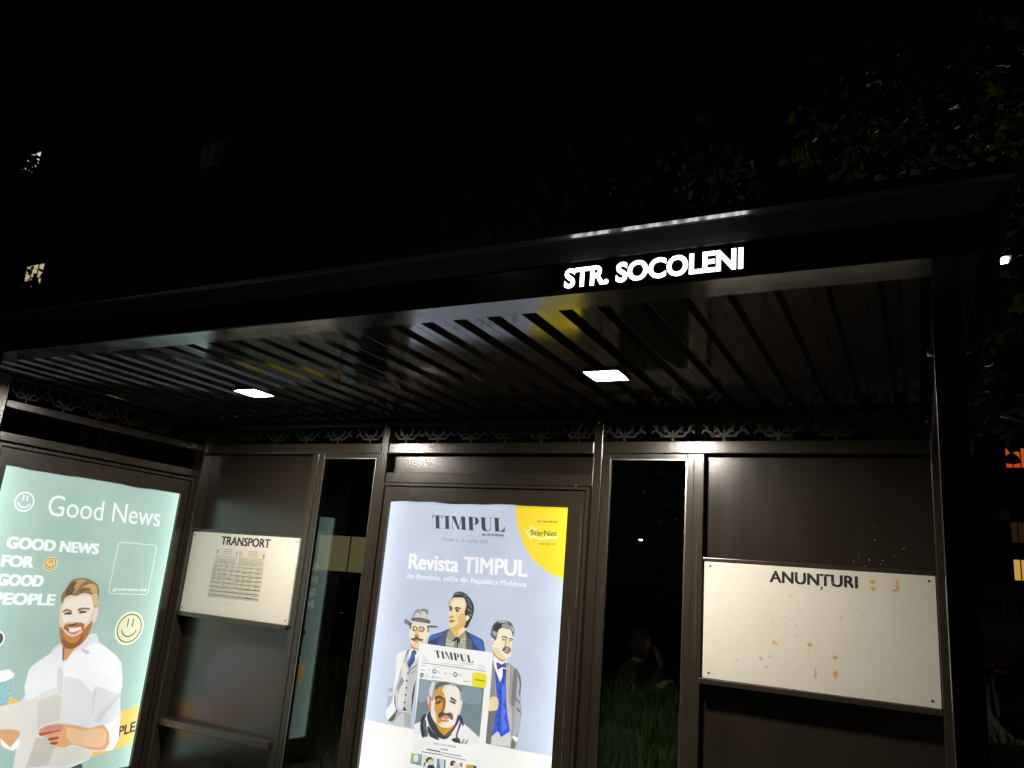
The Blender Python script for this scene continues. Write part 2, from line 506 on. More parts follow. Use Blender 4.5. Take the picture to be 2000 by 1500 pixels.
  ["16307f",1,[842,-974,846,-967,851,-972,847,-979]],
  ["16307f",1,[846,-1096,850,-1090,855,-1095,851,-1101]],
  ["16307f",1,[847,-1133,851,-1127,856,-1132,852,-1138]],
  ["e8cfa0",0,[788,-768,813,-809,847,-827,871,-819,881,-797,825,-764]],
  ["c9973f",1,[791,-777,805,-796,829,-810,860,-814,880,-799,871,-817,847,-826,817,-812,794,-793]],
  ["efe6c8",1,[800,-725,808,-682,831,-657,866,-659,889,-662,903,-679,905,-703,899,-721,897,-747,900,-776,897,-792,876,-810,850,-815,816,-803,795,-781,789,-759]],
  ["ead4a4",1,[796,-764,821,-765,840,-794,870,-806,850,-813,818,-801,798,-784]],
  ["f4f0e2",1,[775,-721,787,-718,796,-729,796,-750,791,-763,782,-751]],
  ["c9b489",1,[779,-727,785,-723,790,-736,786,-751]],
  ["4f585b",1,[768,-695,772,-670,776,-652,791,-634,815,-623,852,-620,879,-624,895,-640,906,-662,905,-681,904,-697,897,-680,885,-660,866,-659,835,-656,815,-667,809,-685,806,-703,800,-725,791,-719,775,-708]],
  ["23282b",1,[784,-651,808,-636,829,-636,829,-655,813,-667,804,-679,791,-675]],
  ["8d969a",1,[833,-639,854,-634,875,-642,889,-656,868,-655,847,-654,833,-653]],
  ["9aa3a8",1,[775,-685,792,-680,805,-686,798,-704,785,-698]],
  ["a8b0b4",1,[811,-627,842,-622,870,-629,843,-628,816,-632]],
  ["b9c1c4",1,[887,-641,899,-655,902,-669,893,-659]],
  ["4b3f30",1,[836,-705,847,-699,862,-700,871,-705,869,-709,856,-704,844,-704,837,-708]],
  ["4b3f30",1,[881,-708,893,-704,904,-709,902,-712,891,-708,882,-711]],
  ["7a6a4c",1,[839,-716,847,-712,857,-716,852,-720,843,-719]],
  ["7a6a4c",1,[884,-717,891,-714,896,-717,891,-721]],
  ["dcae6c",1,[861,-708,871,-710,869,-733,864,-746,856,-743,858,-726]],
  ["d8bf88",1,[880,-716,885,-731,885,-749,880,-746]],
  ["4e4b4d",1,[846,-770,855,-754,864,-748,881,-751,894,-756,893,-772,879,-768,862,-769,852,-773]],
  ["a58f92",1,[863,-756,877,-753,888,-759,883,-766,866,-766]],
  ["a06a62",1,[859,-776,879,-772,890,-776,884,-782,866,-782]],
 ],
 'magazine_cover': [
  ["f0f0ee",0,[322,-790,794,-789,794,-1245,772,-1408,361,-1481,353,-1277]],
  ["55565a",0,[351,-889,760,-885,760,-888,351,-892]],
  ["3c5f86",1,[429,-926,433,-917,440,-914,448,-917,451,-924,448,-933,441,-936,433,-933]],
  ["e8eef2",1,[436,-926,440,-918,446,-925,441,-931]],
  ["3f6b62",1,[351,-956,354,-948,361,-945,369,-948,370,-958,364,-966,354,-964]],
  ["cfe0da",0,[354,-954,365,-951,366,-954,355,-957]],
  ["cfe0da",0,[355,-959,366,-956,366,-959,355,-962]],
  ["6d7f86",1,[428,-956,434,-950,441,-954,435,-961]],
  ["eef0f0",1,[432,-955,434,-953,438,-955,435,-958]],
  ["3a3a5c",1,[562,-927,572,-915,584,-925,574,-937]],
  ["f0f0f0",1,[568,-926,573,-921,578,-925,574,-931]],
  ["a8a8a8",0,[352,-859,375,-859,375,-861,352,-861]],
  ["a8a8a8",0,[352,-867,390,-867,390,-869,352,-869]],
  ["a8a8a8",0,[353,-876,408,-876,408,-878,353,-878]],
  ["8a8a8a",0,[349,-902,382,-902,382,-905,349,-905]],
  ["9a9a9a",0,[430,-901,479,-902,479,-904,430,-904]],
  ["c0c0c0",0,[348,-925,379,-925,379,-931,349,-931]],
  ["b8b8b8",0,[402,-913,408,-913,409,-925,404,-925]],
  ["c4c4c4",0,[459,-922,476,-922,477,-930,460,-930]],
  ["c4c4c4",0,[506,-922,519,-922,520,-932,508,-932]],
  ["d0d0d0",0,[529,-925,554,-925,554,-928,529,-929]],
  ["b0b0b4",0,[588,-921,619,-920,619,-923,589,-923]],
  ["b0b0b4",0,[589,-927,622,-927,622,-929,589,-929]],
  ["c8b8b0",0,[378,-949,408,-948,409,-950,378,-951]],
  ["c8b8b0",0,[379,-956,403,-955,403,-957,379,-958]],
  ["c8b8b0",0,[380,-963,399,-963,399,-964,380,-965]],
  ["7d8a94",0,[444,-954,488,-953,488,-956,445,-957]],
  ["b07878",0,[628,-950,675,-948,675,-951,628,-954]],
  ["c0c0c0",0,[483,-877,623,-874,623,-877,484,-879]],
  ["a8a8b8",0,[707,-859,755,-858,755,-860,707,-861]],
  ["a8a8b8",0,[718,-867,756,-866,756,-868,718,-869]],
  ["a8a8b8",0,[709,-875,757,-874,757,-876,710,-877]],
  ["e6df18",1,[682,-948,680,-913,686,-903,714,-899,752,-899,766,-906,768,-931,765,-960,760,-971,731,-971,696,-967,685,-961]],
  ["6a8a20",0,[699,-932,756,-933,756,-938,737,-938,719,-938,699,-937]],
  ["71858d",0,[350,-974,431,-975,614,-971,758,-970,758,-1089,756,-1213,610,-1161,428,-1136,388,-1189,349,-1209,349,-1121]],
  ["8fa0a6",1,[358,-987,418,-984,411,-1054,388,-1089,357,-1083]],
  ["8195a0",1,[638,-982,732,-980,736,-1046,646,-1054]],
  ["e9e9e9",0,[347,-1210,388,-1189,428,-1133,446,-1146,536,-1210,596,-1176,622,-1124,655,-1162,685,-1175,757,-1214,752,-1252,637,-1258,398,-1262,344,-1260]],
  ["c9952f",1,[473,-1181,521,-1200,566,-1193,604,-1167,593,-1209,551,-1231,505,-1225]],
  ["e8dcc8",1,[438,-1035,451,-1001,494,-977,559,-972,605,-981,627,-1025,633,-1055,626,-1103,617,-1135,604,-1164,572,-1191,534,-1195,493,-1183,464,-1157,443,-1123,434,-1083]],
  ["d89a40",1,[454,-1027,468,-1007,509,-991,499,-1016,521,-1039,530,-1080,520,-1112,500,-1133,516,-1157,512,-1178,489,-1179,475,-1145,464,-1105,462,-1068]],
  ["f0e6da",1,[519,-1024,548,-989,594,-993,611,-1027,611,-1084,604,-1136,577,-1181,545,-1183,547,-1145,577,-1127,556,-1107,538,-1120,535,-1069]],
  ["eee4da",1,[441,-1082,459,-1069,461,-1110,480,-1154,480,-1180,453,-1148]],
  ["9aa0a2",1,[420,-1053,419,-1014,431,-976,467,-973,493,-972,559,-970,605,-974,623,-995,634,-1045,624,-1046,615,-1011,593,-986,540,-979,509,-989,471,-1007,455,-1033,449,-1070,436,-1072]],
  ["5f6468",1,[457,-1001,475,-980,520,-971,546,-976,508,-987,477,-1003,462,-1016]],
  ["6a6f72",1,[589,-978,612,-981,622,-1000,618,-1006,600,-987]],
  ["d8dcdc",1,[423,-1047,425,-1010,438,-979,449,-991,441,-1029,441,-1055]],
  ["d77f72",1,[408,-1060,421,-1056,435,-1077,439,-1103,435,-1125,420,-1100]],
  ["f0d8cc",1,[414,-1064,420,-1061,424,-1084,423,-1095]],
  ["5a4028",1,[464,-1055,489,-1046,517,-1056,525,-1070,504,-1060,484,-1056,466,-1068]],
  ["54453a",1,[561,-1043,581,-1048,598,-1058,582,-1055,563,-1051]],
  ["6a4526",1,[468,-1083,492,-1068,505,-1070,494,-1080,481,-1087]],
  ["5e4a3e",1,[553,-1061,570,-1061,589,-1063,590,-1072,574,-1069]],
  ["9a5418",1,[514,-1061,526,-1054,529,-1085,524,-1117,512,-1124,518,-1092]],
  ["4d4436",1,[494,-1139,512,-1124,539,-1128,567,-1121,582,-1129,583,-1152,566,-1144,543,-1135,521,-1143,503,-1154]],
  ["6b5e50",1,[567,-1124,581,-1132,582,-1151,571,-1141]],
  ["d88a80",1,[518,-1149,540,-1138,566,-1144,542,-1156]],
  ["b86a40",1,[504,-1164,536,-1163,562,-1160,537,-1168]],
  ["23303a",1,[387,-1184,398,-1161,416,-1148,407,-1181,404,-1207,421,-1236,421,-1261,404,-1261,389,-1220]],
  ["2a3840",1,[423,-1152,438,-1135,451,-1159,481,-1190,511,-1222,552,-1239,588,-1220,553,-1251,508,-1250,484,-1236,450,-1208,434,-1182]],
  ["2b3a42",1,[437,-1207,466,-1229,502,-1251,510,-1263,476,-1258,453,-1251,436,-1228]],
  ["3a3650",1,[616,-1127,625,-1133,620,-1160,598,-1196,570,-1226,545,-1237,575,-1212,602,-1177]],
  ["30323c",1,[622,-1124,643,-1138,654,-1170,642,-1164,628,-1146]],
  ["44465a",1,[632,-1158,637,-1172,625,-1204,621,-1230,615,-1226,623,-1192]],
  ["22302f",1,[592,-1250,610,-1240,630,-1247,628,-1258,605,-1256]],
  ["3c3a50",1,[615,-1234,635,-1238,645,-1257,636,-1258,626,-1242]],
  ["50606a",1,[405,-1191,417,-1179,425,-1214,439,-1251,427,-1258,413,-1224]],
  ["b08a60",1,[653,-1256,662,-1237,666,-1238,661,-1257]],
  ["b0a890",1,[671,-1253,685,-1235,690,-1237,681,-1256]],
  ["8d8d8d",0,[527,-1303,574,-1300,574,-1306,528,-1308]],
  ["555555",0,[443,-1317,526,-1316,527,-1322,444,-1323]],
  ["8a8a8a",0,[532,-1320,659,-1317,659,-1322,533,-1324]],
  ["7d7d7d",0,[412,-1335,539,-1330,540,-1335,413,-1339]],
  ["8d8d8d",0,[539,-1333,690,-1331,690,-1335,540,-1337]],
  ["9db78e",0,[347,-1355,417,-1350,419,-1406,347,-1406]],
  ["8aa3b4",0,[389,-1353,418,-1351,419,-1406,393,-1406]],
  ["ece6c8",1,[366,-1372,376,-1358,389,-1362,393,-1380,383,-1395,371,-1388]],
  ["7a8cae",0,[348,-1405,375,-1396,397,-1389,419,-1406]],
  ["d6e2cc",0,[425,-1351,503,-1349,502,-1406,429,-1418]],
  ["3a3a44",1,[445,-1376,455,-1362,471,-1357,486,-1365,484,-1372,466,-1366,454,-1381]],
  ["e6cfa8",1,[460,-1378,472,-1367,486,-1371,485,-1384,470,-1391]],
  ["26366a",0,[462,-1395,491,-1388,504,-1400,502,-1406,456,-1414]],
  ["2c3a2c",0,[436,-1386,446,-1384,438,-1407,433,-1406]],
  ["c9d0d4",0,[512,-1352,569,-1351,571,-1394,513,-1404]],
  ["6d8488",0,[514,-1354,525,-1354,539,-1399,515,-1404]],
  ["5c6670",0,[558,-1353,566,-1352,567,-1395,561,-1396]],
  ["ecebe6",0,[593,-1353,676,-1348,674,-1376,595,-1390]],
  ["3c3430",1,[599,-1357,617,-1349,626,-1356,610,-1357,617,-1368,601,-1373]],
  ["e8d2bc",1,[625,-1367,651,-1363,655,-1380,627,-1385]],
  ["8c8470",0,[652,-1352,671,-1351,668,-1372,660,-1370]],
  ["c9a02a",0,[695,-1351,731,-1349,730,-1367,692,-1373]],
  ["5c5a3a",0,[731,-1350,755,-1350,756,-1362,733,-1366]],
 ],
}
YELLOW_CORNER = [851, 4, 1177, 0, 1174, -378, 1139, -370, 1087, -354, 1034, -324, 985, -290, 942, -243, 908, -195, 879, -132, 861, -67]
STAR_LOGO = [('f6e79a', 0, [922, -146, 950, -128, 953, -103, 971, -122, 1007, -118, 982, -136, 973, -139, 967, -128, 959, -119, 956, -134, 937, -147, 951, -155, 952, -172, 971, -157, 982, -168, 955, -187, 942, -164]), ('f8f0b8', 1, [974, -157, 995, -170, 1028, -173, 1060, -164, 1092, -163, 1112, -157, 1113, -172, 1086, -172, 1054, -176, 1022, -183, 992, -179, 972, -166])]
RULES_TIMPUL = [('b4bcc8', 0, [233, -183, 851, -182, 851, -184, 234, -185])]
WHITE_FOOT = [-9, -1241, 1184, -1236, 1147, -1295, 0, -1492]
TEXTS_TIMPUL = [
  ('dc:timpul', '23282a', 0, (319, -152), (798, -151), (307, -77)),
  ('din ROMÂNIA', '2c3034', 2, (652, -178), (794, -177), (650, -162)),
  ('Fondat la 15 martie 1876', '8a9096', 3, (398, -220), (697, -222), (398, -198)),
  ('Revista TIMPUL', 'f4f6fa', 2, (186, -391), (951, -382), (182, -306)),
  ('din România, ediția din Republica Moldova', 'eef1f7', 1, (179, -454), (953, -445), (178, -417)),
  ('cu sprijinul', '4a4408', 1, (992, -94), (1107, -93), (992, -76)),
  ('StarNet', '4f4a20', 1, (956, -161), (1111, -160), (955, -132)),
  ('starnet.md', '5e560c', 0, (1011, -210), (1108, -208), (1010, -194)),
  ('dc:timpul', '2a2c30', 0, (441, -852), (683, -853), (427, -815)),
  ('din ROMÂNIA', '55585c', 1, (608, -865), (682, -864), (607, -859)),
  ('EGAL CU EL ÎNSUȘI', '77757c', 1, (483, -1292), (619, -1288), (483, -1277)),
]
MAN_GOOD = [
  ["3f454c",0,[785,-1690,861,-1675,874,-1703]],
  ["dfe0e2",0,[567,-972,608,-990,754,-922,783,-922,811,-974,943,-1052,999,-1101,1031,-1201,1039,-1304,1069,-1432,1088,-1569,1057,-1627,1010,-1626,918,-1619,908,-1660,785,-1690,438,-1636,433,-1527,402,-1533,341,-1495,329,-1469,289,-1302,397,-1287,414,-1253,398,-1201,417,-1094,510,-1030,526,-998]],
  ["eceef0",1,[418,-1099,512,-1035,574,-1000,602,-1119,599,-1205,505,-1250,444,-1276,412,-1232,405,-1160]],
  ["f2f3f5",1,[622,-1050,712,-1015,814,-985,946,-1064,996,-1118,1031,-1281,853,-1234,835,-1266,726,-1181,622,-1153]],
  ["cdd0d4",0,[848,-1256,860,-1262,864,-1351,872,-1412,866,-1411,851,-1322]],
  ["d5d7da",1,[581,-1129,611,-1131,633,-1250,644,-1346,617,-1280]],
  ["c9ccd0",1,[711,-1010,761,-1034,743,-1039,708,-1024]],
  ["cfd1d4",1,[898,-1426,1004,-1313,1036,-1304,968,-1388,929,-1445]],
  ["e0ded4",0,[289,-1302,399,-1292,609,-1248,665,-1284,686,-1424,560,-1431,533,-1464,526,-1549,511,-1647,449,-1638,429,-1442,319,-1424]],
  ["d2d0c4",0,[498,-1291,611,-1259,641,-1282,659,-1411,552,-1425,534,-1454]],
  ["c6c4b6",0,[534,-1490,610,-1499,684,-1566,809,-1582,798,-1639,682,-1653,511,-1647,526,-1549]],
  ["d9d6ca",0,[660,-1562,820,-1579,904,-1617,907,-1655,733,-1671,647,-1653]],
  ["dca679",1,[319,-1424,424,-1443,424,-1491,401,-1528,346,-1496,307,-1461]],
  ["f4f4f4",0,[329,-1467,395,-1524,432,-1477,448,-1524,416,-1544,363,-1522,337,-1499]],
  ["e0aa78",1,[689,-1435,779,-1456,866,-1479,961,-1471,1005,-1520,1024,-1600,968,-1615,873,-1591,778,-1557,720,-1565,643,-1539,610,-1499,560,-1483,544,-1460,567,-1437,628,-1429]],
  ["ecc298",1,[719,-1460,824,-1488,953,-1492,997,-1542,976,-1594,843,-1571,748,-1532]],
  ["b8584c",0,[548,-1466,684,-1464,685,-1471,561,-1485,548,-1476]],
  ["a34a42",1,[614,-1505,664,-1503,671,-1512,626,-1516]],
  ["a34a42",1,[629,-1530,670,-1531,672,-1541,643,-1539]],
  ["d48c78",1,[554,-1456,578,-1438,666,-1438,688,-1456,625,-1465]],
  ["f5f6f7",0,[959,-1465,1004,-1459,1066,-1432,1088,-1569,1057,-1627,1003,-1622,1027,-1584,1012,-1521]],
  ["d99a62",0,[575,-982,662,-1003,642,-1034,620,-1075,595,-1073]],
  ["7a5a40",0,[579,-996,591,-1000,603,-1074,595,-1073]],
  ["e8cdb8",1,[516,-772,516,-715,539,-697,623,-684,680,-683,713,-719,733,-770,754,-770,760,-814,750,-857,731,-865,731,-901,699,-936,623,-952,566,-926,535,-884,518,-814]],
  ["f1e4d8",1,[535,-814,534,-743,597,-710,685,-705,719,-763,714,-828,682,-864,646,-850,625,-864,590,-849,563,-863]],
  ["dfb492",1,[563,-863,592,-856,664,-857,688,-875,690,-900,645,-914,587,-902,564,-884]],
  ["b4702e",1,[535,-884,555,-898,590,-930,636,-942,679,-921,703,-886,729,-857,736,-850,736,-886,721,-944,693,-979,651,-1006,603,-1002,571,-979,550,-933]],
  ["96581f",1,[568,-951,604,-941,651,-956,684,-943,695,-922,692,-975,650,-1002,606,-999,578,-979]],
  ["c98438",1,[567,-916,596,-937,645,-946,674,-936,666,-967,628,-973,588,-955]],
  ["a8682e",1,[560,-884,579,-867,612,-874,641,-864,678,-864,686,-882,687,-904,671,-886,638,-882,591,-883,570,-895]],
  ["f6f0f0",1,[582,-895,625,-894,669,-885,659,-903,625,-913,593,-908]],
  ["c88078",1,[589,-907,626,-915,663,-903,647,-921,616,-922]],
  ["5a3a28",1,[577,-893,594,-897,588,-904]],
  ["5a3a28",1,[592,-870,603,-869,641,-860,620,-872,601,-876]],
  ["9b6a48",1,[533,-789,555,-780,584,-789,583,-794,557,-789,537,-797]],
  ["8c6444",1,[626,-781,652,-772,697,-774,699,-780,658,-779,632,-789]],
  ["4a3424",1,[544,-808,559,-800,587,-799,585,-808,561,-808]],
  ["4a3424",1,[638,-798,652,-790,687,-794,666,-799,647,-802]],
  ["f0d8c6",1,[738,-773,757,-773,758,-814,750,-857,737,-821]],
  ["8a6a3a",1,[513,-743,505,-701,523,-662,544,-618,587,-600,644,-601,703,-623,734,-655,744,-707,742,-755,732,-762,707,-711,690,-690,639,-682,595,-699,554,-696,524,-715,518,-740]],
  ["b99558",1,[556,-635,589,-609,637,-607,611,-634,588,-671,571,-685,569,-657]],
  ["c9a566",1,[618,-662,660,-632,707,-638,728,-674,704,-682,667,-661,633,-673]],
  ["d6bd84",1,[699,-693,731,-689,747,-740,735,-759,715,-726]],
  ["5a4430",1,[530,-661,554,-628,577,-624,562,-660,577,-660,561,-693,531,-697]],
  ["6f5434",1,[612,-670,640,-654,683,-661,651,-665,622,-680]],
]
SHAPES_GOOD = [
  ["eac06a",0,[95,-1167,333,-1251,467,-1323,636,-1390,806,-1422,1062,-1407,1198,-1373,1195,-1607,928,-1651,730,-1653,532,-1597,328,-1463,136,-1338]],
  ["f1eef0",1,[244,-1112,290,-1107,311,-1119,329,-1138,323,-1155,288,-1168,228,-1176,175,-1165,165,-1125,203,-1115]],
  ["8fc0c0",0,[180,-1168,228,-1176,288,-1168,321,-1155,331,-1246,332,-1294,288,-1297,225,-1291]],
  ["5c9ea0",0,[290,-1194,295,-1195,294,-1200]],
  ["3f8288",0,[300,-1278,303,-1279,303,-1283]],
  ["3f8288",0,[315,-1216,320,-1219,318,-1222]],
  ["e6f2f0",0,[270,-1246,271,-1242,274,-1251]],
  ["d4e8e8",0,[321,-1256,326,-1259,325,-1263]],
  ["3f8288",0,[277,-1272,281,-1270,282,-1278]],
  ["d4e8e8",0,[296,-1271,300,-1271,298,-1274]],
  ["e6f2f0",0,[318,-1209,324,-1213,321,-1213]],
  ["e6f2f0",0,[329,-1274,332,-1272,333,-1280]],
  ["d4e8e8",0,[258,-1198,261,-1201,260,-1202]],
  ["e6f2f0",0,[307,-1203,309,-1204,307,-1209]],
  ["5c9ea0",0,[315,-1208,320,-1212,317,-1211]],
  ["3f8288",0,[265,-1237,270,-1236,267,-1242]],
  ["5c9ea0",0,[294,-1285,300,-1289,296,-1291]],
  ["e6f2f0",0,[303,-1230,307,-1234,306,-1235]],
  ["5c9ea0",0,[282,-1253,284,-1251,283,-1257]],
  ["5c9ea0",0,[329,-1265,332,-1266,332,-1269]],
  ["5c9ea0",0,[293,-1243,297,-1241,296,-1248]],
  ["5c9ea0",0,[275,-1281,278,-1281,278,-1285]],
  ["5c9ea0",0,[277,-1209,282,-1207,281,-1213]],
  ["3f8288",0,[328,-1268,331,-1266,333,-1272]],
  ["e6f2f0",0,[281,-1188,284,-1186,284,-1194]],
  ["3f8288",0,[315,-1221,318,-1223,317,-1227]],
  ["e6f2f0",0,[308,-1200,311,-1197,313,-1207]],
  ["e6f2f0",0,[270,-1187,275,-1186,271,-1191]],
  ["5c9ea0",0,[285,-1262,289,-1261,288,-1266]],
  ["d4e8e8",0,[271,-1214,277,-1218,276,-1220]],
  ["3f8288",0,[328,-1285,330,-1285,332,-1291]],
  ["3f8288",0,[305,-1285,311,-1288,311,-1288]],
  ["3f8288",0,[255,-1193,261,-1196,258,-1196]],
  ["5c9ea0",0,[278,-1256,280,-1252,281,-1259]],
  ["3f8288",0,[279,-1276,283,-1279,282,-1282]],
  ["e6f2f0",0,[269,-1207,272,-1210,274,-1214]],
  ["d4e8e8",0,[270,-1265,272,-1263,272,-1270]],
  ["e6f2f0",0,[289,-1217,295,-1220,290,-1220]],
  ["e6f2f0",0,[262,-1222,266,-1223,263,-1226]],
  ["5c9ea0",0,[283,-1212,286,-1210,284,-1216]],
  ["d4e8e8",0,[308,-1235,313,-1236,308,-1240]],
  ["e6f2f0",0,[299,-1246,303,-1245,301,-1251]],
  ["d4e8e8",0,[292,-1252,296,-1250,295,-1258]],
  ["d4e8e8",0,[278,-1174,279,-1170,280,-1180]],
  ["e6f2f0",0,[318,-1236,321,-1233,323,-1242]],
  ["e6f2f0",0,[319,-1276,324,-1277,320,-1282]],
  ["d4e8e8",0,[256,-1164,257,-1161,257,-1170]],
  ["e6f2f0",0,[252,-1185,254,-1182,255,-1190]],
  ["e6f2f0",0,[275,-1199,277,-1201,277,-1205]],
  ["e6f2f0",0,[302,-1179,307,-1183,303,-1183]],
  ["d4e8e8",0,[312,-1290,317,-1292,315,-1294]],
  ["d4e8e8",0,[281,-1213,286,-1213,282,-1220]],
  ["d4e8e8",0,[329,-1272,334,-1275,333,-1277]],
  ["3f8288",0,[302,-1226,304,-1226,305,-1232]],
  ["3f8288",0,[308,-1283,311,-1286,309,-1288]],
  ["5c9ea0",0,[323,-1283,328,-1286,327,-1288]],
  ["5c9ea0",0,[326,-1289,329,-1289,328,-1293]],
  ["3f8288",0,[278,-1209,281,-1210,281,-1213]],
  ["e6f2f0",0,[321,-1239,325,-1241,325,-1244]],
  ["d4e8e8",0,[327,-1258,333,-1262,331,-1265]],
  ["5c9ea0",0,[263,-1172,265,-1170,264,-1176]],
  ["5c9ea0",0,[320,-1254,322,-1250,321,-1257]],
  ["5c9ea0",0,[276,-1262,280,-1260,278,-1267]],
]
TEXTS_GOOD = [
  ('Good News', 'f2fbf6', 0, (307, -251), (1088, -240), (296, -128)),
  ('GOOD NEWS', 'eef8f6', 4, (119, -451), (679, -449), (115, -390)),
  ('FOR', 'eef8f6', 4, (116, -552), (289, -550), (111, -492)),
  ('GOOD', 'eef8f6', 4, (115, -654), (370, -654), (113, -594)),
  ('PEOPLE', 'eef8f6', 4, (117, -756), (468, -758), (114, -695)),
  ('good-news.md', 'eefaf4', 1, (835, -671), (1078, -668), (836, -644)),
  ('PLE', '37403c', 2, (1082, -1553), (1195, -1533), (1077, -1494)),
]
SMILEYS = {'logo': ((160, -189), 57), 'small': ((394, -524), 35), 'big': ((1013, -895), 90), 'edge': ((183, -944), 46)}
QR_FRAME = [(806, -364), (1100, -359), (1108, -689), (811, -683)]
# ------------------------------------------------------------------ materials
M = {}
M['coat'] = mat('brown_powder_coat', (0.031, 0.0245, 0.0175), 0.25, spec=0.8, noise=(3, 0.10), bump=(300, 0.10), streak=0.016)
M['panel'] = mat('brown_panel_coat', (0.024, 0.0185, 0.0135), 0.23, spec=0.85, noise=(2.2, 0.12), bump=(300, 0.12), streak=0.022)
M['ceiling'] = mat('brown_roof_sheet', (0.011, 0.009, 0.008), 0.11, spec=0.6, noise=(6, 0.35), bump=(9, 0.03))
M['lip'] = mat('brown_soffit', (0.030, 0.026, 0.022), 0.17, spec=0.6, noise=(11, 0.5), bump=(60, 0.06))
M['fascia'] = mat('dark_fascia_coat', (0.022, 0.018, 0.015), 0.32, spec=0.5, noise=(8, 0.3), bump=(300, 0.1))
M['drip'] = mat('gloss_drip_edge', (0.16, 0.155, 0.15), 0.20, metal=0.6, spec=1.0, noise=(12, 0.2))
M['signblack'] = mat('black_gloss_panel', (0.006, 0.006, 0.007), 0.12, spec=0.4, noise=(7, 0.3))
M['lattice'] = mat('cut_metal_sheet', (0.022, 0.021, 0.018), 0.5, noise=(9, 0.3))
M['steel'] = mat('zinc_bolt', (0.55, 0.53, 0.48), 0.3, metal=1.0)
M['rubber'] = mat('black_gasket', (0.008, 0.008, 0.008), 0.6)
M['glass'] = glass_mat('window_glass', (0.82, 0.87, 0.84), 1.75, 0.004)
M['lens'] = emit('lamp_diffuser_lit', (1.0, 0.915, 0.79), 640)
M['housing'] = mat('lamp_housing', (0.6, 0.6, 0.58), 0.4)
M['letters'] = emit('lit_letter_acrylic', (1.0, 0.98, 1.0), 7.0)
M['wire'] = mat('letter_bridge', (0.01, 0.01, 0.012), 0.4)

# ------------------------------------------------------------------ ground
def grid(x0, x1, y0, y1, nx, ny, zf):
    v = [(x0 + (x1 - x0) * i / nx, y0 + (y1 - y0) * j / ny, 0) for j in range(ny + 1) for i in range(nx + 1)]
    v = [(x, y, zf(x, y)) for x, y, _ in v]
    f = [(j * (nx + 1) + i, j * (nx + 1) + i + 1, (j + 1) * (nx + 1) + i + 1, (j + 1) * (nx + 1) + i) for j in range(ny) for i in range(nx)]
    return v, f
def lawn_z(x, y):
    t = min(1, max(0, (y - 0.5) / 3.2))
    d = min(1, max(0, (y - 4.2) / 2.0))
    return 0.004 + (0.30 * t * t * (3 - 2 * t) + 0.03 * math.sin(x * 1.7) * math.sin(y * 1.3) * t) * (1 - d * d * (3 - 2 * d)) + 0.02 * d
g = obj('ground', *grid(-600, 600, -600, 600, 2, 2, lambda x, y: -0.16), mat('earth', (0.05, 0.045, 0.03), 0.95, noise=(2, .4)), kind='structure')
road = box('road', mat('asphalt', (0.05, 0.05, 0.05), 0.85, noise=(40, .4), bump=(160, .4)), None, -80, 80, -13, -5.4, -0.4, -0.12)
road['kind'] = 'structure'
pave = box('pavement', mat('paving', (0.10, 0.095, 0.09), 0.8, noise=(3, .25), bump=(90, .3)), None, -80, 80, -5.4, 0.45, -0.4, 0.0)
pave['kind'] = 'structure'
lv, lf = grid(-70, 40, 0.45, 6.2, 110, 24, lawn_z)
lawn = obj('lawn', lv, lf, mat('soil_and_turf', (0.03, 0.04, 0.015), 0.95, noise=(6, .5)), None, True, 'structure')
drive = box('parking_lane', mat('lane_asphalt', (0.05, 0.05, 0.05), 0.85, noise=(30, .4)), None, -70, 40, 6.2, 19.5, -0.1, 0.02)
drive['kind'] = 'structure'
yard = box('courtyard', mat('yard_earth', (0.04, 0.05, 0.02), 0.95, noise=(3, .5)), None, -120, 80, 19.5, 110, -0.1, 0.016)
yard['kind'] = 'structure'

# ------------------------------------------------------------------ the bus shelter
S = thing('bus_shelter', 'dark brown metal bus shelter with ribbed ceiling and lit stop name on its fascia', 'bus shelter', (-2.25, 0, 0))
XL, XR = -4.55, 0.057
# posts of the back wall and the sides
for x0, x1, y0 in ((-4.575, -4.475, -0.035), (-2.955, -2.90, -0.006), (-1.54, -1.49, -0.006), (0.057, 0.13, -0.035)):
    box('post', M['coat'], S, x0, x1, y0, 0.06, 0, H + 0.899, 0.004)
for x0, x1 in ((0.057, 0.132), (-4.625, -4.55)):
    box('post', M['coat'], S, x0, x1, -1.47, -1.39, 0, H + 0.899, 0.004)
for x0, x1 in ((-3.50, -3.45), (-0.998, -0.946)):
    box('mullion', M['coat'], S, x0, x1, 0, 0.06, 0, H + 0.70, 0.003)
spans = ((-4.475, -2.955), (-2.90, -1.54), (-1.49, 0.057))
for x0, x1 in spans:
    box('rail', M['coat'], S, x0 + .0005, x1 - .0005, -0.003, 0.057, H + 0.70, H + 0.764, 0.004)
    box('rail', M['coat'], S, x0 + .0005, x1 - .0005, 0.004, 0.05, 0.10, 0.16, 0.003)
    box('header', M['coat'], S, x0 + .0005, x1 - .0005, 0.0, 0.05, H + 0.880, H + 0.8985, 0.002)
# left side wall: rails with an open slot, lattice above
for z0, z1 in ((0.715, 0.76), (0.528, 0.578)):
    box('rail', M['coat'], S, -4.61, XL, -1.3895, -0.0355, H + z0, H + z1, 0.004)
box('rail', M['coat'], S, -4.61, XL, -1.3895, -0.0355, 0.10, 0.16, 0.003)
# right side wall: glazed frame
box('rail', M['coat'], S, 0.062, 0.125, -1.3895, -0.0355, H + 0.70, H + 0.764, 0.004)
box('rail', M['coat'], S, 0.062, 0.125, -1.3895, -0.0355, 0.10, 0.16, 0.003)
sg = box('side_window', M['rubber'], S, 0.088, 0.102, -1.389, -0.036, H + 0.680, H + 0.6995)
box('pane', M['glass'], sg, 0.092, 0.098, -1.389, -0.036, 0.1605, H + 0.680)

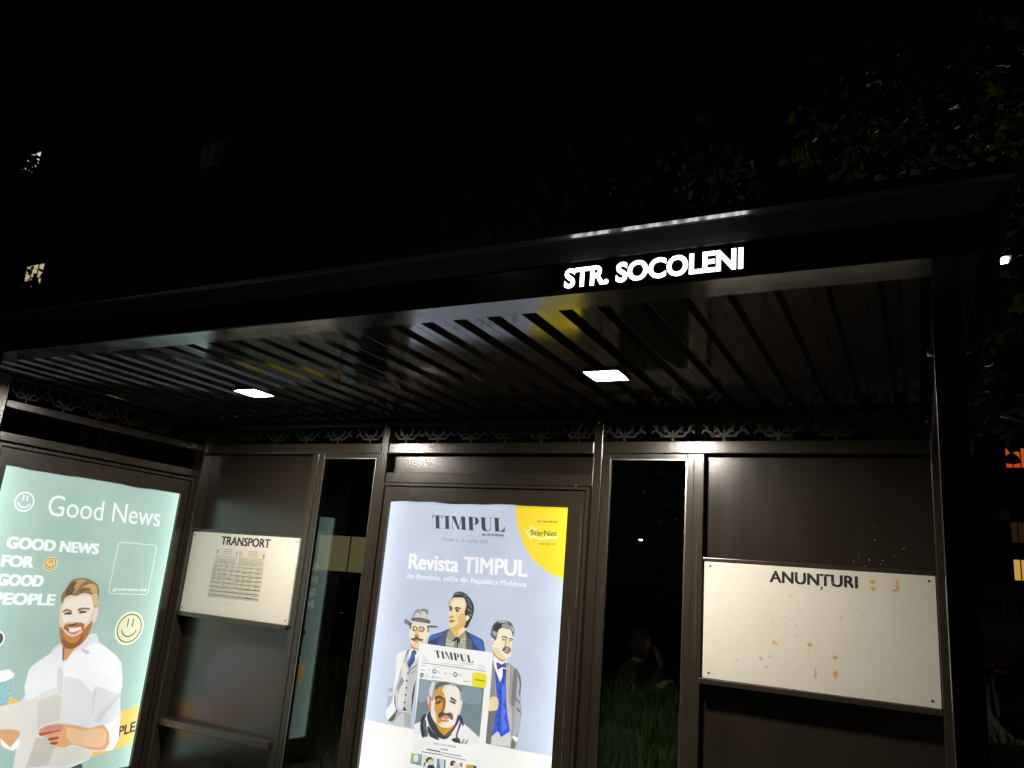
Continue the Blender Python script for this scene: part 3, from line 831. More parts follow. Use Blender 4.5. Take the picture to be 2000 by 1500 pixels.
# wall panels, set back behind the frame
def panel(x0, x1, z0, z1):
    return box('wall_panel', M['panel'], S, x0, x1, 0.050, 0.058, z0, z1)
def batten(x0, x1, z0, z1, out):
    return box('batten', M['coat'], S, x0, x1, -out, 0.0495, z0, z1, 0.003)
for x0, x1, zt in ((-4.4745, -3.5005, 0.150), (-0.9455, 0.0565, 0.168)):
    panel(x0, x1, H + zt + 0.021, H + 0.6995)
    batten(x0, x1, H + zt + 0.001, H + zt + 0.0205, -0.002)
    batten(x0, x1, H + zt - 0.558, H + zt - 0.5335, 0.026)
    panel(x0, x1, H - 1.0525, H + zt - 0.5585)
    batten(x0, x1, H - 1.097, H - 1.053, 0.020)
    panel(x0, x1, 0.1605, H - 1.0975)
panel(-2.8995, -1.5405, H + 0.5835, H + 0.6995)
box('rail', M['coat'], S, -2.8995, -1.5405, 0.001, 0.055, H + 0.522, H + 0.583, 0.003)

# narrow windows
def window(x0, x1, g0, g1, skew):
    zt, zb = H + 0.6995, 0.1605
    gt = H + 0.672
    w = MB()
    w.box(x0, g0, 0.004, 0.05, zb, zt, 0.002).box(g1, x1, 0.004, 0.05, zb, zt, 0.002)
    w.box(g0 + .0004, g1 - .0004, 0.005, 0.049, gt, zt - .0004, 0.002).box(g0 + .0004, g1 - .0004, 0.005, 0.049, zb, zb + 0.04, 0.002)
    s = w.build('window_sash', M['coat'], S)
    gk = MB()
    gk.box(g0, g0 + 0.007, 0.007, 0.010, zb + .04, gt).box(g1 - 0.007, g1, 0.007, 0.010, zb + .04, gt).box(g0 + .007, g1 - .007, 0.007, 0.010, gt - 0.006, gt)
    gk.build('gasket', M['steel'], s)
    # the pane sits a little askew in its sash
    k = math.tan(math.radians(skew)); xm = (g0 + g1) / 2
    pv = [(x, 0.012 + t - (x - xm) * k, z) for z in (zb + .04, gt) for t in (0, 0.006) for x in (g0 + .001, g1 - .001)]
    obj('pane', pv, [(0, 2, 3, 1), (4, 5, 7, 6), (0, 1, 5, 4), (2, 6, 7, 3), (0, 4, 6, 2), (1, 3, 7, 5)], M['glass'], s)
window(-3.4495, -2.9555, -3.408, -2.990, 1.9)
window(-1.4895, -0.9985, -1.445, -1.033, 0.0)

# ornamental lattice: a cut sheet with a row of stem-and-branch motifs
def lattice(name, ax, a0, a1, off, z0, z1, centres):
    m = MB()
    h = z1 - z0
    def seg(c0, d0, c1, d1, w):
        # bar between two points of the sheet, w wide, 3 mm thick
        dx, dz = c1 - c0, d1 - d0
        l = math.hypot(dx, dz); nx, nz = -dz / l * w / 2, dx / l * w / 2
        q = [(c0 + nx, d0 + nz), (c1 + nx, d1 + nz), (c1 - nx, d1 - nz), (c0 - nx, d0 - nz)]
        v = []
        for t in (off, off + 0.003):
            for a, b in q:
                v.append((a, t, z0 + b) if ax == 'x' else (t, a, z0 + b))
        m.add(v, [(0, 1, 2, 3), (7, 6, 5, 4), (0, 4, 5, 1), (1, 5, 6, 2), (2, 6, 7, 3), (3, 7, 4, 0)])
    seg(a0, h - 0.005, a1, h - 0.005, 0.010)
    for c in centres:
        seg(c, 0, c, 0.026, 0.013)
        seg(c - 0.058, 0.030, c + 0.058, 0.030, 0.012)
        for s in (-1, 1):
            seg(c + s * 0.056, 0.027, c + s * 0.064, 0.050, 0.013)
            seg(c + s * 0.008, 0.034, c + s * 0.052, 0.082, 0.012)
            seg(c + s * 0.064, 0.046, c + s * 0.084, 0.056, 0.013)
            seg(c + s * 0.084, 0.052, c + s * 0.090, 0.082, 0.014)
            seg(c + s * 0.052, 0.080, c + s * 0.030, 0.094, 0.012)
            seg(c + s * 0.090, 0.078, c + s * 0.112, 0.092, 0.012)
            seg(c + s * 0.030, 0.092, c + s * 0.036, h - 0.007, 0.011)
            seg(c + s * 0.112, 0.090, c + s * 0.106, h - 0.007, 0.011)
            seg(c + s * 0.096, 0.062, c + s * 0.114, 0.046, 0.010)
            seg(c + s * 0.040, 0.050, c + s * 0.044, 0.064, 0.016)
        seg(c, 0.034, c, 0.062, 0.010)
    return m.build(name, M['lattice'], S)
zl0, zl1 = H + 0.764, H + 0.8795
lattice('lattice_panel', 'x', -4.474, -2.956, 0.022, zl0, zl1, [-4.39 + .264 * i for i in range(6)])
lattice('lattice_panel', 'x', -2.899, -1.541, 0.022, zl0, zl1, [-2.795 + .2305 * i for i in range(6)])
lattice('lattice_panel', 'x', -1.489, 0.056, 0.022, zl0, zl1, [-1.379 + .262 * i for i in range(6)])
lattice('lattice_panel', 'y', -1.389, -0.036, -4.582, H + .76, H + .895, [-1.27 + .228 * i for i in range(6)])
lattice('lattice_panel', 'y', -1.389, -0.036, 0.094, H + .764, H + .895, [-1.27 + .228 * i for i in range(6)])

# bolts
bolt_mb = MB()
def bolt(p, d, r=0.007, l=0.008):
    MB().tube(p, Vector(p) + Vector(d) * l, r, r * 0.8, 8).build('bolt', M['steel'], S, True)
for x in (-4.515, -2.928, -1.514):
    bolt((x, -0.036 if x < -4 else -0.0065, H + 0.862 if x < -4 else H + 0.868), (0, -1, 0))
bolt((0.0565, -1.43, H + 0.735), (-1, 0, 0), 0.011, 0.016); bolt((0.1325, -1.43, H + 0.735), (1, 0, 0), 0.011, 0.022)
bolt((0.0565, -0.01, H + 0.845), (-1, 0, 0), 0.009, 0.012)
bolt((-2.887, -0.0305, H + 0.508), (0, 0, 1), 0.005, 0.006); bolt((-1.62, -0.0305, H + 0.5165), (0, 0, 1), 0.006, 0.008)
bolt((-4.53, -0.075, H + 0.5135), (0, 0, 1), 0.006, 0.007)

# ribbed ceiling sheets, ribs running front to back
pitch = 0.1415
prof = [(0, 0), (0.046, 0), (0.0475, 0.0012), (0.049, 0), (0.084, 0), (0.096, 0.024), (0.128, 0.024)]
start = -0.345 + 0.0435
i0 = int((XL - start) / pitch) - 1
k = i0; sheet_no = 0
while start + k * pitch < 0.04:
    v, f = [], []
    cnt = 0
    for r in range(8):
        base = start + (k + r) * pitch
        for dx, dz in prof:
            x = base + dx
            if x < -4.70 or x > 0.056:
                continue
            v += [(x, -1.64, H + 0.906 + dz), (x, 0.075, H + 0.906 + dz)]
            cnt += 1
    x = start + (k + 8) * pitch
    if x < 0.056:
        v += [(x - 0.0005, -1.64, H + 0.906), (x - 0.0005, 0.075, H + 0.906)]; cnt += 1
    f = [(2 * i, 2 * i + 2, 2 * i + 3, 2 * i + 1) for i in range(cnt - 1)]
    if f:
        o = obj('ceiling_sheet', v, f, M['ceiling'], S)
        sm = o.modifiers.new('thickness', 'SOLIDIFY'); sm.thickness = 0.0008; sm.offset = 1
    k += 8
# sheet screws
rr = random.Random(5)
for i in range(9):
    x = start + (i0 + 2 + i * 3.7 // 1) * pitch + 0.02
    y = (-1.25, -0.55, -0.2)[i % 3]
    if x < 0.03 and min(abs(x + 3.285), abs(x + 1.185)) > .3:
        MB().tube((x, y, H + 0.9055), (x, y, H + 0.8985), 0.006, 0.005, 6).build('sheet_screw', M['steel'] if i % 3 == 0 else M['rubber'], S)

# fascia and cornice all round the roof
x0, x1, y0, y1 = -4.66, 0.166, -1.74, 0.16
inner = (XL - 0.02, XR, -1.61, 0.06)
def ring_pts(o, z):
    return [(x0 - o, y0 - o, z), (x1 + o, y0 - o, z), (x1 + o, y1 + o, z), (x0 - o, y1 + o, z)]
def ring_mesh(profile):
    v = []; f = []
    for o, z in profile:
        v += ring_pts(o, H + z)
    for i in range(len(profile) - 1):
        for j in range(4):
            f.append((4 * i + j, 4 * i + (j + 1) % 4, 4 * i + 4 + (j + 1) % 4, 4 * i + 4 + j))
    return v, f
iv = [(inner[0], inner[2], H + .9), (inner[1], inner[2], H + .9), (inner[1], inner[3], H + .9), (inner[0], inner[3], H + .9)]
ov = ring_pts(0, H + 0.9)
lv_ = iv + ov + [(p[0], p[1], H + 0.905) for p in iv]
obj('soffit_lip', lv_, [(i, (i + 1) % 4, 4 + (i + 1) % 4, 4 + i) for i in range(4)] + [(8 + i, 8 + (i + 1) % 4, (i + 1) % 4, i) for i in range(4)], M['lip'], S)
v, f = ring_mesh([(0, 0.9), (0, 1.003)])
obj('fascia', v, f, M['fascia'], S)
v, f = ring_mesh([(0, 1.003), (0.012, 1.008), (0.030, 1.024), (0.050, 1.044), (0.064, 1.057), (0.070, 1.060)])
obj('cornice', v, f, M['fascia'], S)
v, f = ring_mesh([(0.070, 1.060), (0.086, 1.064)])
obj('drip_edge', v, f, M['drip'], S)
v, f = ring_mesh([(0.086, 1.064), (0.088, 1.066), (0.088, 1.094), (0.080, 1.100), (-0.6, 1.125)])
obj('roof_cap', v, f + [(len(v) - 4, len(v) - 3, len(v) - 2, len(v) - 1)], M['fascia'], S)
# black sign panels on the fascia front, the middle one carries the lit stop name
panels = []
for a, b in ((-4.655, -2.214), (-2.210, -0.2135), (-0.2105, 0.160)):
    panels.append(box('sign_panel', M['signblack'], S, a, b, -1.7455, -1.7405, H + 0.903, H + 1.001, 0.001))
tv, tf = text_arrays('STR. SOCOLENI', 0.032)
lab = list(range(len(tv)))
def find(a):
    while lab[a] != a:
        lab[a] = lab[lab[a]]; a = lab[a]
    return a
for q in tf:
    for b in q[1:]:
        lab[find(b)] = find(q[0])
isl = {}
for q in tf:
    isl.setdefault(find(q[0]), []).append(q)
for key in sorted(isl, key=lambda r: min(tv[i][0] for q in isl[r] for i in q)):
    idx = sorted({i for q in isl[key] for i in q}); mp = {a: n for n, a in enumerate(idx)}
    pts = [(-0.980 + 0.560 * tv[i][0], -1.7475, H + 0.9185 + 0.004 * tv[i][0] + 0.067 * tv[i][1]) for i in idx]
    obj('letter', pts, [tuple(mp[i] for i in q) for q in isl[key]], M['letters'], panels[1])
for xx in (-0.868, -0.731, -0.622, -0.545):
    box('bridge', M['wire'], panels[1], xx - 0.0013, xx + 0.0013, -1.7486, -1.7478, H + 0.906, H + 0.999)

def frame_ring(place, u0, u1, v0, v1, iu0, iu1, iv0, iv1, d0, d1):
    """Flat frame between an outer and an inner rectangle, d0..d1 deep."""
    m = MB()
    def bx(a0, a1, b0, b1):
        v = [place(a, b, d) for d in (d0, d1) for b in (b0, b1) for a in (a0, a1)]
        m.add(v, [(0, 2, 3, 1), (4, 5, 7, 6), (0, 1, 5, 4), (2, 6, 7, 3), (0, 4, 6, 2), (1, 3, 7, 5)])
    bx(u0, iu0, v0, v1); bx(iu1, u1, v0, v1); bx(iu0, iu1, v0, iv0); bx(iu0, iu1, iv1, v1)
    return m

# ------------------------------------------------------------------ lit ceiling lamps
lamp_labels = ('lit square lamp on the ribbed ceiling above the transport board', 'lit square lamp on the ribbed ceiling right of the magazine poster')
def ceiling_lamp(x, y, label):
    t = thing('ceiling_lamp', label, 'lamp', (x, y, H + 0.905), 'lit ceiling lamps')
    h = frame_ring(lambda a, b, d: (a, b, d), x - .083, x + .083, y - .083, y + .083, x - .076, x + .076, y - .076, y + .076, H + .8965, H + .9055)
    h.box(x - .083, x + .083, y - .083, y + .083, H + .90555, H + .9058)
    h.build('housing', M['fascia'], t)
    MB().box(x - .0755, x + .0755, y - .0755, y + .0755, H + .9040, H + .9052).build('diffuser', M['lens'], t)
ceiling_lamp(-3.285, -0.79, lamp_labels[0])
ceiling_lamp(-1.185, -0.80, lamp_labels[1])

# ------------------------------------------------------------------ advertising lightboxes
def didone(fn, color, bl, br, tl):
    """Fat-face capitals T I M P U L with hairline serifs, unit cap height."""
    L = []
    def R(x0, x1, y0, y1): L.append([(x0, y0), (x1, y0), (x1, y1), (x0, y1)])
    R(.30, .62, 0, 1); R(.04, .88, .96, 1.0); L.append([(.04, 1), (0, .70), (.03, .72), (.14, .96)]); L.append([(.88, 1), (.92, .70), (.89, .72), (.78, .96)]); R(.16, .76, 0, .03)
    o = 1.02; R(o + .10, o + .42, 0, 1); R(o, o + .52, .97, 1); R(o, o + .52, 0, .03)
    o = 1.66; L.append([(o + .02, 1), (o + .34, 1), (o + .66, .02), (o + .50, .02)]); R(o + .06, o + .09, 0, .95); R(o - .02, o + .2, 0, .03)
    L.append([(o + .58, .02), (o + .62, .02), (o + .88, 1), (o + .83, 1)]); R(o + .84, o + 1.16, 0, 1); R(o + .76, o + 1.24, 0, .03)
    o = 3.02; R(o + .10, o + .42, 0, 1); R(o, o + .5, .97, 1); R(o, o + .52, 0, .03)
    L.append([(o + .46, .98), (o + .66, .99), (o + .86, .88), (o + .92, .70), (o + .86, .52), (o + .66, .42), (o + .46, .44), (o + .60, .50), (o + .64, .70), (o + .60, .92)])
    o = 4.06; R(o + .08, o + .40, .22, 1); R(o, o + .5, .97, 1); L.append([(o + .08, .24), (o + .40, .24), (o + .44, .06), (o + .60, .02), (o + .56, -.03), (o + .34, -.02), (o + .14, .06)])
    L.append([(o + .56, -.02), (o + .76, .06), (o + .84, .24), (o + .84, 1), (o + .80, 1), (o + .80, .26), (o + .72, .10), (o + .56, .02)]); R(o + .72, o + .92, .97, 1)
    o = 5.12; R(o + .10, o + .42, 0, 1); R(o, o + .54, .97, 1); R(o, o + .80, 0, .03); L.append([(o + .50, .03), (o + .86, .03), (o + .88, .36), (o + .84, .36), (o + .76, .16)])
    W = 6.0
    ex = (br[0] - bl[0], br[1] - bl[1]); ey = (tl[0] - bl[0], tl[1] - bl[1])
    for p in L:
        fn([(bl[0] + ex[0] * x / W + ey[0] * y, bl[1] + ex[1] * x / W + ey[1] * y) for x, y in p], color)

BOLD = {0: 0.0, 1: 0.022, 2: 0.045, 3: 0.0, 4: 0.085}
def put_texts(P, texts):
    for s, c, b, bl, br, tl in texts:
        if s.startswith('dc:'):
            didone(P.poly, c, bl, br, tl)
        else:
            P.text(s, bl, br, tl, c, BOLD[b])

def wavy_sheet(w, h, seed):
    r = random.Random(seed)
    ph = [r.uniform(0, 6) for _ in range(3)]
    top = [(w * i / 60, -4 + 3.2 * math.sin(i * .21 + ph[0]) + 1.6 * math.sin(i * .53 + ph[1])) for i in range(61)]
    return top + [(w, -h), (0, -h)]

# magazine poster, in the back wall
T = thing('advertising_lightbox', 'lit blue magazine poster in brown frame in the middle of the back wall', 'lightbox', (-2.22, 0, 0.1))
pl_t = lambda u, v, d: (-2.837 + u / 1000.0, -0.002 - d, H + 0.410 + v / 1000.0)
pl_t2 = lambda u, v, d: (u, d, v)
frame_ring(pl_t2, -2.8985, -1.5445, H - 1.46, H + 0.515, -2.882, -1.562, H - 1.44, H + 0.499, -0.030, 0.05).build('outer_frame', M['coat'], T)
frame_ring(pl_t2, -2.874, -1.570, H - 1.432, H + 0.491, -2.835, -1.662, H - 1.335, H + 0.409, -0.024, 0.03).build('door_frame', M['coat'], T)
box('back_box', M['rubber'], T, -2.8815, -1.5625, 0.031, 0.12, H - 1.4395, H + 0.4985)
m_t = print_mat('backlit_magazine_print', 0, -2.837, -1.660, 0.98, 0.55, 0.10)
m_tn = m_t.copy(); m_tn.name = 'backlit_magazine_ink'; m_tn.cycles.emission_sampling = 'NONE'
P = Print(pl_t)
P.poly(wavy_sheet(1177, 1748, 2), 'bfc9dc')
sheet_t = P.build('poster', m_t, T)
def sub(name, place, lift, fn, m, parent):
    Q = Print(place, lift)
    fn(Q)
    return Q.build(name, m, parent)
sub('yellow_corner', pl_t, .0001, lambda Q: Q.poly([(min(x, 1176), min(y, -5)) for x, y in pairs(YELLOW_CORNER)], 'f2d400'), m_tn, sheet_t)
sub('white_foot', pl_t, .0001, lambda Q: Q.poly([(1, -1240), (1176, -1240), (1176, -1747), (1, -1747)], 'f1f0ea'), m_tn, sheet_t)
def shapes(lst, feather=0):
    def fn(Q):
        for c, s, p in lst:
            q = pairs(p)
            if s and feather:
                Q.soft(smooth_poly(q), c, feather)
            else:
                Q.poly(smooth_poly(q) if s else q, c)
    return fn
lift = .0003
for nm in ('hat_man', 'blue_jacket_man', 'bow_tie_man', 'magazine_cover'):
    sub(nm, pl_t, lift, shapes(FIGURES_TIMPUL[nm], 4 if nm == 'magazine_cover' else 2), m_tn, sheet_t)
    lift += .0045
sub('star_logo', pl_t, .0003, shapes(STAR_LOGO), m_tn, sheet_t)
sub('rule_line', pl_t, .0003, shapes(RULES_TIMPUL), m_tn, sheet_t)
for i, t in enumerate(TEXTS_TIMPUL):
    sub('lettering', pl_t, .0004 if i < 8 else lift, lambda Q: put_texts(Q, [t]), m_tn, sheet_t)

# smiling man poster, in the left side wall
G = thing('advertising_lightbox', 'lit green poster of a bearded man in white shirt in the left side wall', 'lightbox', (-4.58, -0.71, 0.1))
pl_g = lambda u, v, d: (-4.55 + d, 2.549 - 3.87 + u / 1000.0, H + 0.397 + v / 1000.0)
pl_g2 = lambda u, v, d: (d, u, v)
frame_ring(pl_g2, -1.3885, -0.0365, H - 1.46, H + 0.513, -1.372, -0.052, H - 1.44, H + 0.497, -4.61, -4.522).build('outer_frame', M['coat'], G)
frame_ring(pl_g2, -1.364, -0.060, H - 1.432, H + 0.489, -1.319, -0.117, H - 1.345, H + 0.394, -4.58, -4.530).build('door_frame', M['coat'], G)
box('back_box', M['rubber'], G, -4.66, -4.581, -1.3715, -0.0525, H - 1.4395, H + 0.4965)
m_g = print_mat('backlit_green_print', 1, -1.321, -0.115, 0.95, 0.95, 0.12)
m_gn = m_g.copy(); m_gn.name = 'backlit_green_ink'; m_gn.cycles.emission_sampling = 'NONE'
P = Print(pl_g)
P.poly(wavy_sheet(1206, 1745, 7), 'a2c1b5')
sheet_g = P.build('poster', m_g, G)
def clip_left(pts):
    return [(max(1, x), y) for x, y in pts]
sub('band_and_cup', pl_g, .0001, shapes([(c, s, [n for p in clip_left(pairs(q)) for n in p]) for c, s, q in SHAPES_GOOD]), m_gn, sheet_g)
sub('bearded_man', pl_g, .0045, shapes([(c, s, [n for p in clip_left(pairs(q)) for n in p]) for c, s, q in MAN_GOOD], 5), m_gn, sheet_g)
def smiley(Q, c, r, line, w, rim=None, fill=None, tilt=0.0):
    if rim: Q.disc(c[0], c[1], r * 1.16, rim)
    if fill: Q.disc(c[0], c[1], r, fill)
    Q.ring(c[0], c[1], r - w, r, line)
    Q.ring(c[0], c[1] + r * 0.05, r * 0.62 - w / 2, r * 0.62 + w / 2, line, 195, 345)
    for s in (-1, 1):
        Q.poly([(c[0] + s * r * .2 - w / 2, c[1] + r * .1), (c[0] + s * r * .2 + w / 2, c[1] + r * .1), (c[0] + s * r * .2 + w / 2, c[1] + r * .66), (c[0] + s * r * .2 - w / 2, c[1] + r * .66)], line)
sub('smiley_logo', pl_g, .0002, lambda Q: smiley(Q, SMILEYS['logo'][0], SMILEYS['logo'][1], 'eef8f4', 8), m_gn, sheet_g)
sub('yellow_smiley', pl_g, .0002, lambda Q: smiley(Q, SMILEYS['small'][0], SMILEYS['small'][1], '5a4a30', 4, 'f2e2b0', 'f0cc78'), m_gn, sheet_g)
sub('cream_smiley', pl_g, .0002, lambda Q: smiley(Q, SMILEYS['big'][0], SMILEYS['big'][1], '4a4e44', 7, 'eef0cc', 'dfe3bc'), m_gn, sheet_g)
def code_frame(Q):
    (a, b), (c, d), (e, f), (g_, h) = QR_FRAME
    l, r, t, bt, w, rad = (a + g_) / 2, (c + e) / 2, (b + d) / 2, (f + h) / 2, 5, 26
    for (cx, cy, s0) in ((r - rad, t - rad, 0), (l + rad, t - rad, 90), (l + rad, bt + rad, 180), (r - rad, bt + rad, 270)):
        Q.ring(cx, cy, rad - w, rad, 'dcefe4', s0, s0 + 90, 8)
    for p in ([(l + rad, t), (r - rad, t), (r - rad, t - w), (l + rad, t - w)], [(l + rad, bt), (r - rad, bt), (r - rad, bt + w), (l + rad, bt + w)],
              [(l, t - rad), (l + w, t - rad), (l + w, bt + rad), (l, bt + rad)], [(r, t - rad), (r - w, t - rad), (r - w, bt + rad), (r, bt + rad)]):
        Q.poly(p, 'dcefe4')
sub('rounded_frame', pl_g, .0002, code_frame, m_gn, sheet_g)
for t in TEXTS_GOOD:
    sub('lettering', pl_g, .0040, lambda Q: put_texts(Q, [t]), m_gn, sheet_g)
sub('dark_disc', pl_g, .0002, lambda Q: (Q.disc(SMILEYS['edge'][0][0], SMILEYS['edge'][0][1], 46, 'f2f2ee'), Q.disc(SMILEYS['edge'][0][0], SMILEYS['edge'][0][1], 37, '4c4c4c')), m_gn, sheet_g)

# ------------------------------------------------------------------ white notice boards
def board_mat(name, dirt):
    m = mat(name, (0.74, 0.715, 0.63), 0.42, noise=(4, 0.05), bump=(30, 0.06))
    nt = m.node_tree
    b = nt.nodes['Principled BSDF']
    tc = nt.nodes.new('ShaderNodeTexCoord')
    n = nt.nodes.new('ShaderNodeTexNoise'); n.inputs['Scale'].default_value = 17; n.inputs['Detail'].default_value = 8; n.inputs['Roughness'].default_value = 0.7
    st = nt.nodes.new('ShaderNodeMapping'); st.inputs['Scale'].default_value = (1, 1, 3.2)
    nt.links.new(tc.outputs['Object'], st.inputs[0]); nt.links.new(st.outputs[0], n.inputs['Vector'])
    r = nt.nodes.new('ShaderNodeMapRange'); r.inputs[1].default_value = 0.60; r.inputs[2].default_value = 0.78; r.inputs[3].default_value = 0; r.inputs[4].default_value = dirt
    nt.links.new(n.outputs['Fac'], r.inputs[0])
    mx = nt.nodes.new('ShaderNodeMix'); mx.data_type = 'RGBA'
    src = b.inputs['Base Color'].links[0].from_socket
    nt.links.new(r.outputs[0], mx.inputs[0]); nt.links.new(src, mx.inputs[6]); mx.inputs[7].default_value = (0.40, 0.36, 0.29, 1)
    nt.links.new(mx.outputs[2], b.inputs['Base Color'])
    return m
def ink_mat(name, color, paint, wear):
    m = mat(name, color, 0.5)
    nt = m.node_tree
    b = nt.nodes['Principled BSDF']
    tc = nt.nodes.new('ShaderNodeTexCoord')
    n = nt.nodes.new('ShaderNodeTexNoise'); n.inputs['Scale'].default_value = 55; n.inputs['Detail'].default_value = 5
    nt.links.new(tc.outputs['Object'], n.inputs['Vector'])
    r = nt.nodes.new('ShaderNodeMapRange'); r.inputs[1].default_value = wear; r.inputs[2].default_value = wear + .04
    nt.links.new(n.outputs['Fac'], r.inputs[0])
    mx = nt.nodes.new('ShaderNodeMix'); mx.data_type = 'RGBA'; mx.inputs[6].default_value = (*color, 1); mx.inputs[7].default_value = (*paint, 1)
    nt.links.new(r.outputs[0], mx.inputs[0]); nt.links.new(mx.outputs[2], b.inputs['Base Color'])
    return m
paper_print = print_mat('paper_print', 0, 0, 0, 0, 0, 1, lit=False)
def board(label, x0, x1, zt, m, screws):
    t = thing('notice_board', label, 'notice board', ((x0 + x1) / 2, 0.03, H + zt - 0.532), 'white notice boards')
    bd = box('board', m, t, x0, x1, -0.006, 0.0495, H + zt - 0.532, H + zt, 0.0012)
    for u, v in screws:
        MB().tube((x0 + u / 1000, -0.0059, H + zt + v / 1000), (x0 + u / 1000, -0.008, H + zt + v / 1000), 0.0055, 0.0045, 8).build('screw', M['rubber'], t)
    return t, bd
B1, bd1 = board('clean white board headed TRANSPORT with a small timetable pinned on it', -4.472, -3.505, 0.150, board_mat('clean_board', 0.15), ((20, -22), (948, -24), (20, -508), (945, -505)))
pb1 = lambda u, v, d: (-4.472 + u / 1000.0, -0.0062 - d, H + 0.150 + v / 1000.0)
sub('heading', pb1, .0002, lambda Q: Q.text('TRANSPORT', (281, -74), (720, -73), (281, -20), '202022', 0.05), paper_print, B1)
rt = random.Random(11)
def timetable(u0, u1, v0, v1, tone):
    def fn(Q):
        Q.poly([(u0, v0), (u1, v0), (u1, v1), (u0, v1)], tone)
        w = u1 - u0
        Q.poly([(u0 + 3, v0 - 14), (u0 + 30, v0 - 14), (u0 + 30, v0 - 40), (u0 + 3, v0 - 40)], 'b8b4a4')
        for k_ in range(3):
            Q.poly([(u0 + .35 * w, v0 - 8 - 14 * k_), (u0 + .7 * w, v0 - 8 - 14 * k_), (u0 + .7 * w, v0 - 13 - 14 * k_), (u0 + .35 * w, v0 - 13 - 14 * k_)], 'a09c8e')
        Q.poly([(u0 + .92 * w, v0 - 22), (u0 + .96 * w, v0 - 22), (u0 + .96 * w, v0 - 42), (u0 + .92 * w, v0 - 42)], '55524a')
        v = v0 - 52
        for k_ in range(5):
            x = u0 + 4
            while x < u1 - 10:
                l = rt.uniform(5, 18)
                Q.poly([(x, v), (min(x + l, u1 - 4), v), (min(x + l, u1 - 4), v - 4), (x, v - 4)], rt.choice(['9c998c', 'b2aea0', '8c897e']))
                x += l + rt.uniform(3, 7)
            v -= 10
        n = 16
        rh = (v - v1) / n
        for k_ in range(n):
            if k_ % 2 == 0:
                Q.poly([(u0 + 2, v), (u1 - 2, v), (u1 - 2, v - rh), (u0 + 2, v - rh)], 'cfcbbe')
            for c in range(4):
                x = u0 + 6 + c * w / 4
                Q.poly([(x, v - rh * .3), (x + rt.uniform(6, w / 4 - 14), v - rh * .3), (x + rt.uniform(6, w / 4 - 14), v - rh * .65), (x, v - rh * .65)], 'a9a69b' if k_ % 2 == 0 else 'c0bcae')
            v -= rh
        for x in (u0 + 1, u0 + w / 2, u1 - 2):
            Q.poly([(x, v0 - 100), (x + 1.2, v0 - 100), (x + 1.2, v1), (x, v1)], '85827a')
    return fn
sub('timetable_sheet', pb1, .0002, timetable(246, 455, -94, -413, 'd9d7d0'), paper_print, B1)
sub('timetable_sheet', pb1, .0002, timetable(461, 698, -96, -411, 'dbd5bd'), paper_print, B1)
B2, bd2 = board('worn white board headed ANUNȚURI with glue stains and torn paper remains', -0.932, 0.053, 0.168, board_mat('worn_board', 0.5), ((28, -20), (960, -22), (30, -508), (952, -505)))
pb2 = lambda u, v, d: (-0.932 + u / 1000.0, -0.0062 - d, H + 0.168 + v / 1000.0)
worn_ink = ink_mat('worn_black_letter', (0.012, 0.012, 0.012), (0.62, 0.58, 0.49), 0.64)
sub('heading', pb2, .0002, lambda Q: (Q.text('ANUNTURI', (306, -74), (678, -74), (306, -23), '141414', 0.05),
    Q.poly([(526, -78), (534, -78), (534, -86), (526, -96), (523, -94), (528, -86), (526, -85)], '141414')), worn_ink, B2)
glue = mat('dried_glue', (0.66, 0.44, 0.15), 0.5, noise=(70, 0.38))
paper_rag = mat('torn_paper', (0.64, 0.60, 0.51), 0.8, noise=(40, 0.10))
speck = mat('dark_speck', (0.06, 0.055, 0.045), 0.7)
rs = random.Random(4)
def blob(Q, u, v, rx, ry, n=19):
    Q.poly([(u + rx * rs.uniform(.35, 1.2) * math.cos(2 * math.pi * i / n), v + ry * rs.uniform(.45, 1.15) * math.sin(2 * math.pi * i / n)) for i in range(n)], 'c0902a')
for u, v, rx, ry in ((327, -341, 14, 11), (478, -335, 14, 13), (470, -362, 4, 8), (580, -376, 14, 9), (580, -448, 10, 22), (499, -452, 5, 26), (741, -40, 17, 9), (740, -70, 13, 9), (838, -50, 9, 28), (826, -70, 12, 7)):
    sub('glue_stain', pb2, .0002, lambda Q: blob(Q, u, v, rx, ry), glue, B2)
for i in range(60):
    u, v = rs.uniform(60, 930), rs.uniform(-510, -110)
    sub('paper_remnant', pb2, .0002, lambda Q: blob(Q, u, v, rs.uniform(3, 16), rs.uniform(1, 4), 8), paper_rag, B2)
for u, v in ((158, -436), (262, -412), (268, -418), (303, -405), (292, -449), (285, -452), (150, -250), (420, -255), (424, -300), (700, -190), (845, -250), (880, -330), (610, -205)):
    sub('speck', pb2, .0003, lambda Q: blob(Q, u, v, rs.uniform(2, 6), rs.uniform(1.5, 5), 7), speck, B2)
# long wavering scratches down the frame beside the magazine poster
scratch_m = mat('bare_scratch', (0.20, 0.16, 0.12), 0.4)
def scratch(x, z0, z1, y, w, parent):
    v = []; n = 26; q = 0.0
    for i in range(n + 1):
        q += rs.gauss(0, .0011)
        z = z0 + (z1 - z0) * i / n
        ww = w * rs.uniform(.2, 1)
        v += [(x + q - ww, y, z), (x + q + ww, y, z)]
    obj('scratch', v, [(2 * i, 2 * i + 1, 2 * i + 3, 2 * i + 2) for i in range(n)], scratch_m, parent)
scratch(-1.612, H - .15, H - .98, -0.0243, .0011, T)
scratch(-1.585, H + .40, H - .10, -0.0243, .0008, T)
scratch(-2.927, H - .10, H - .95, -0.0063, .0012, S)
scratch(-3.474, H + .25, H - .55, -0.0003, .0007, S)
scratch(-0.972, H - .30, H + .25, -0.0003, .0007, S)
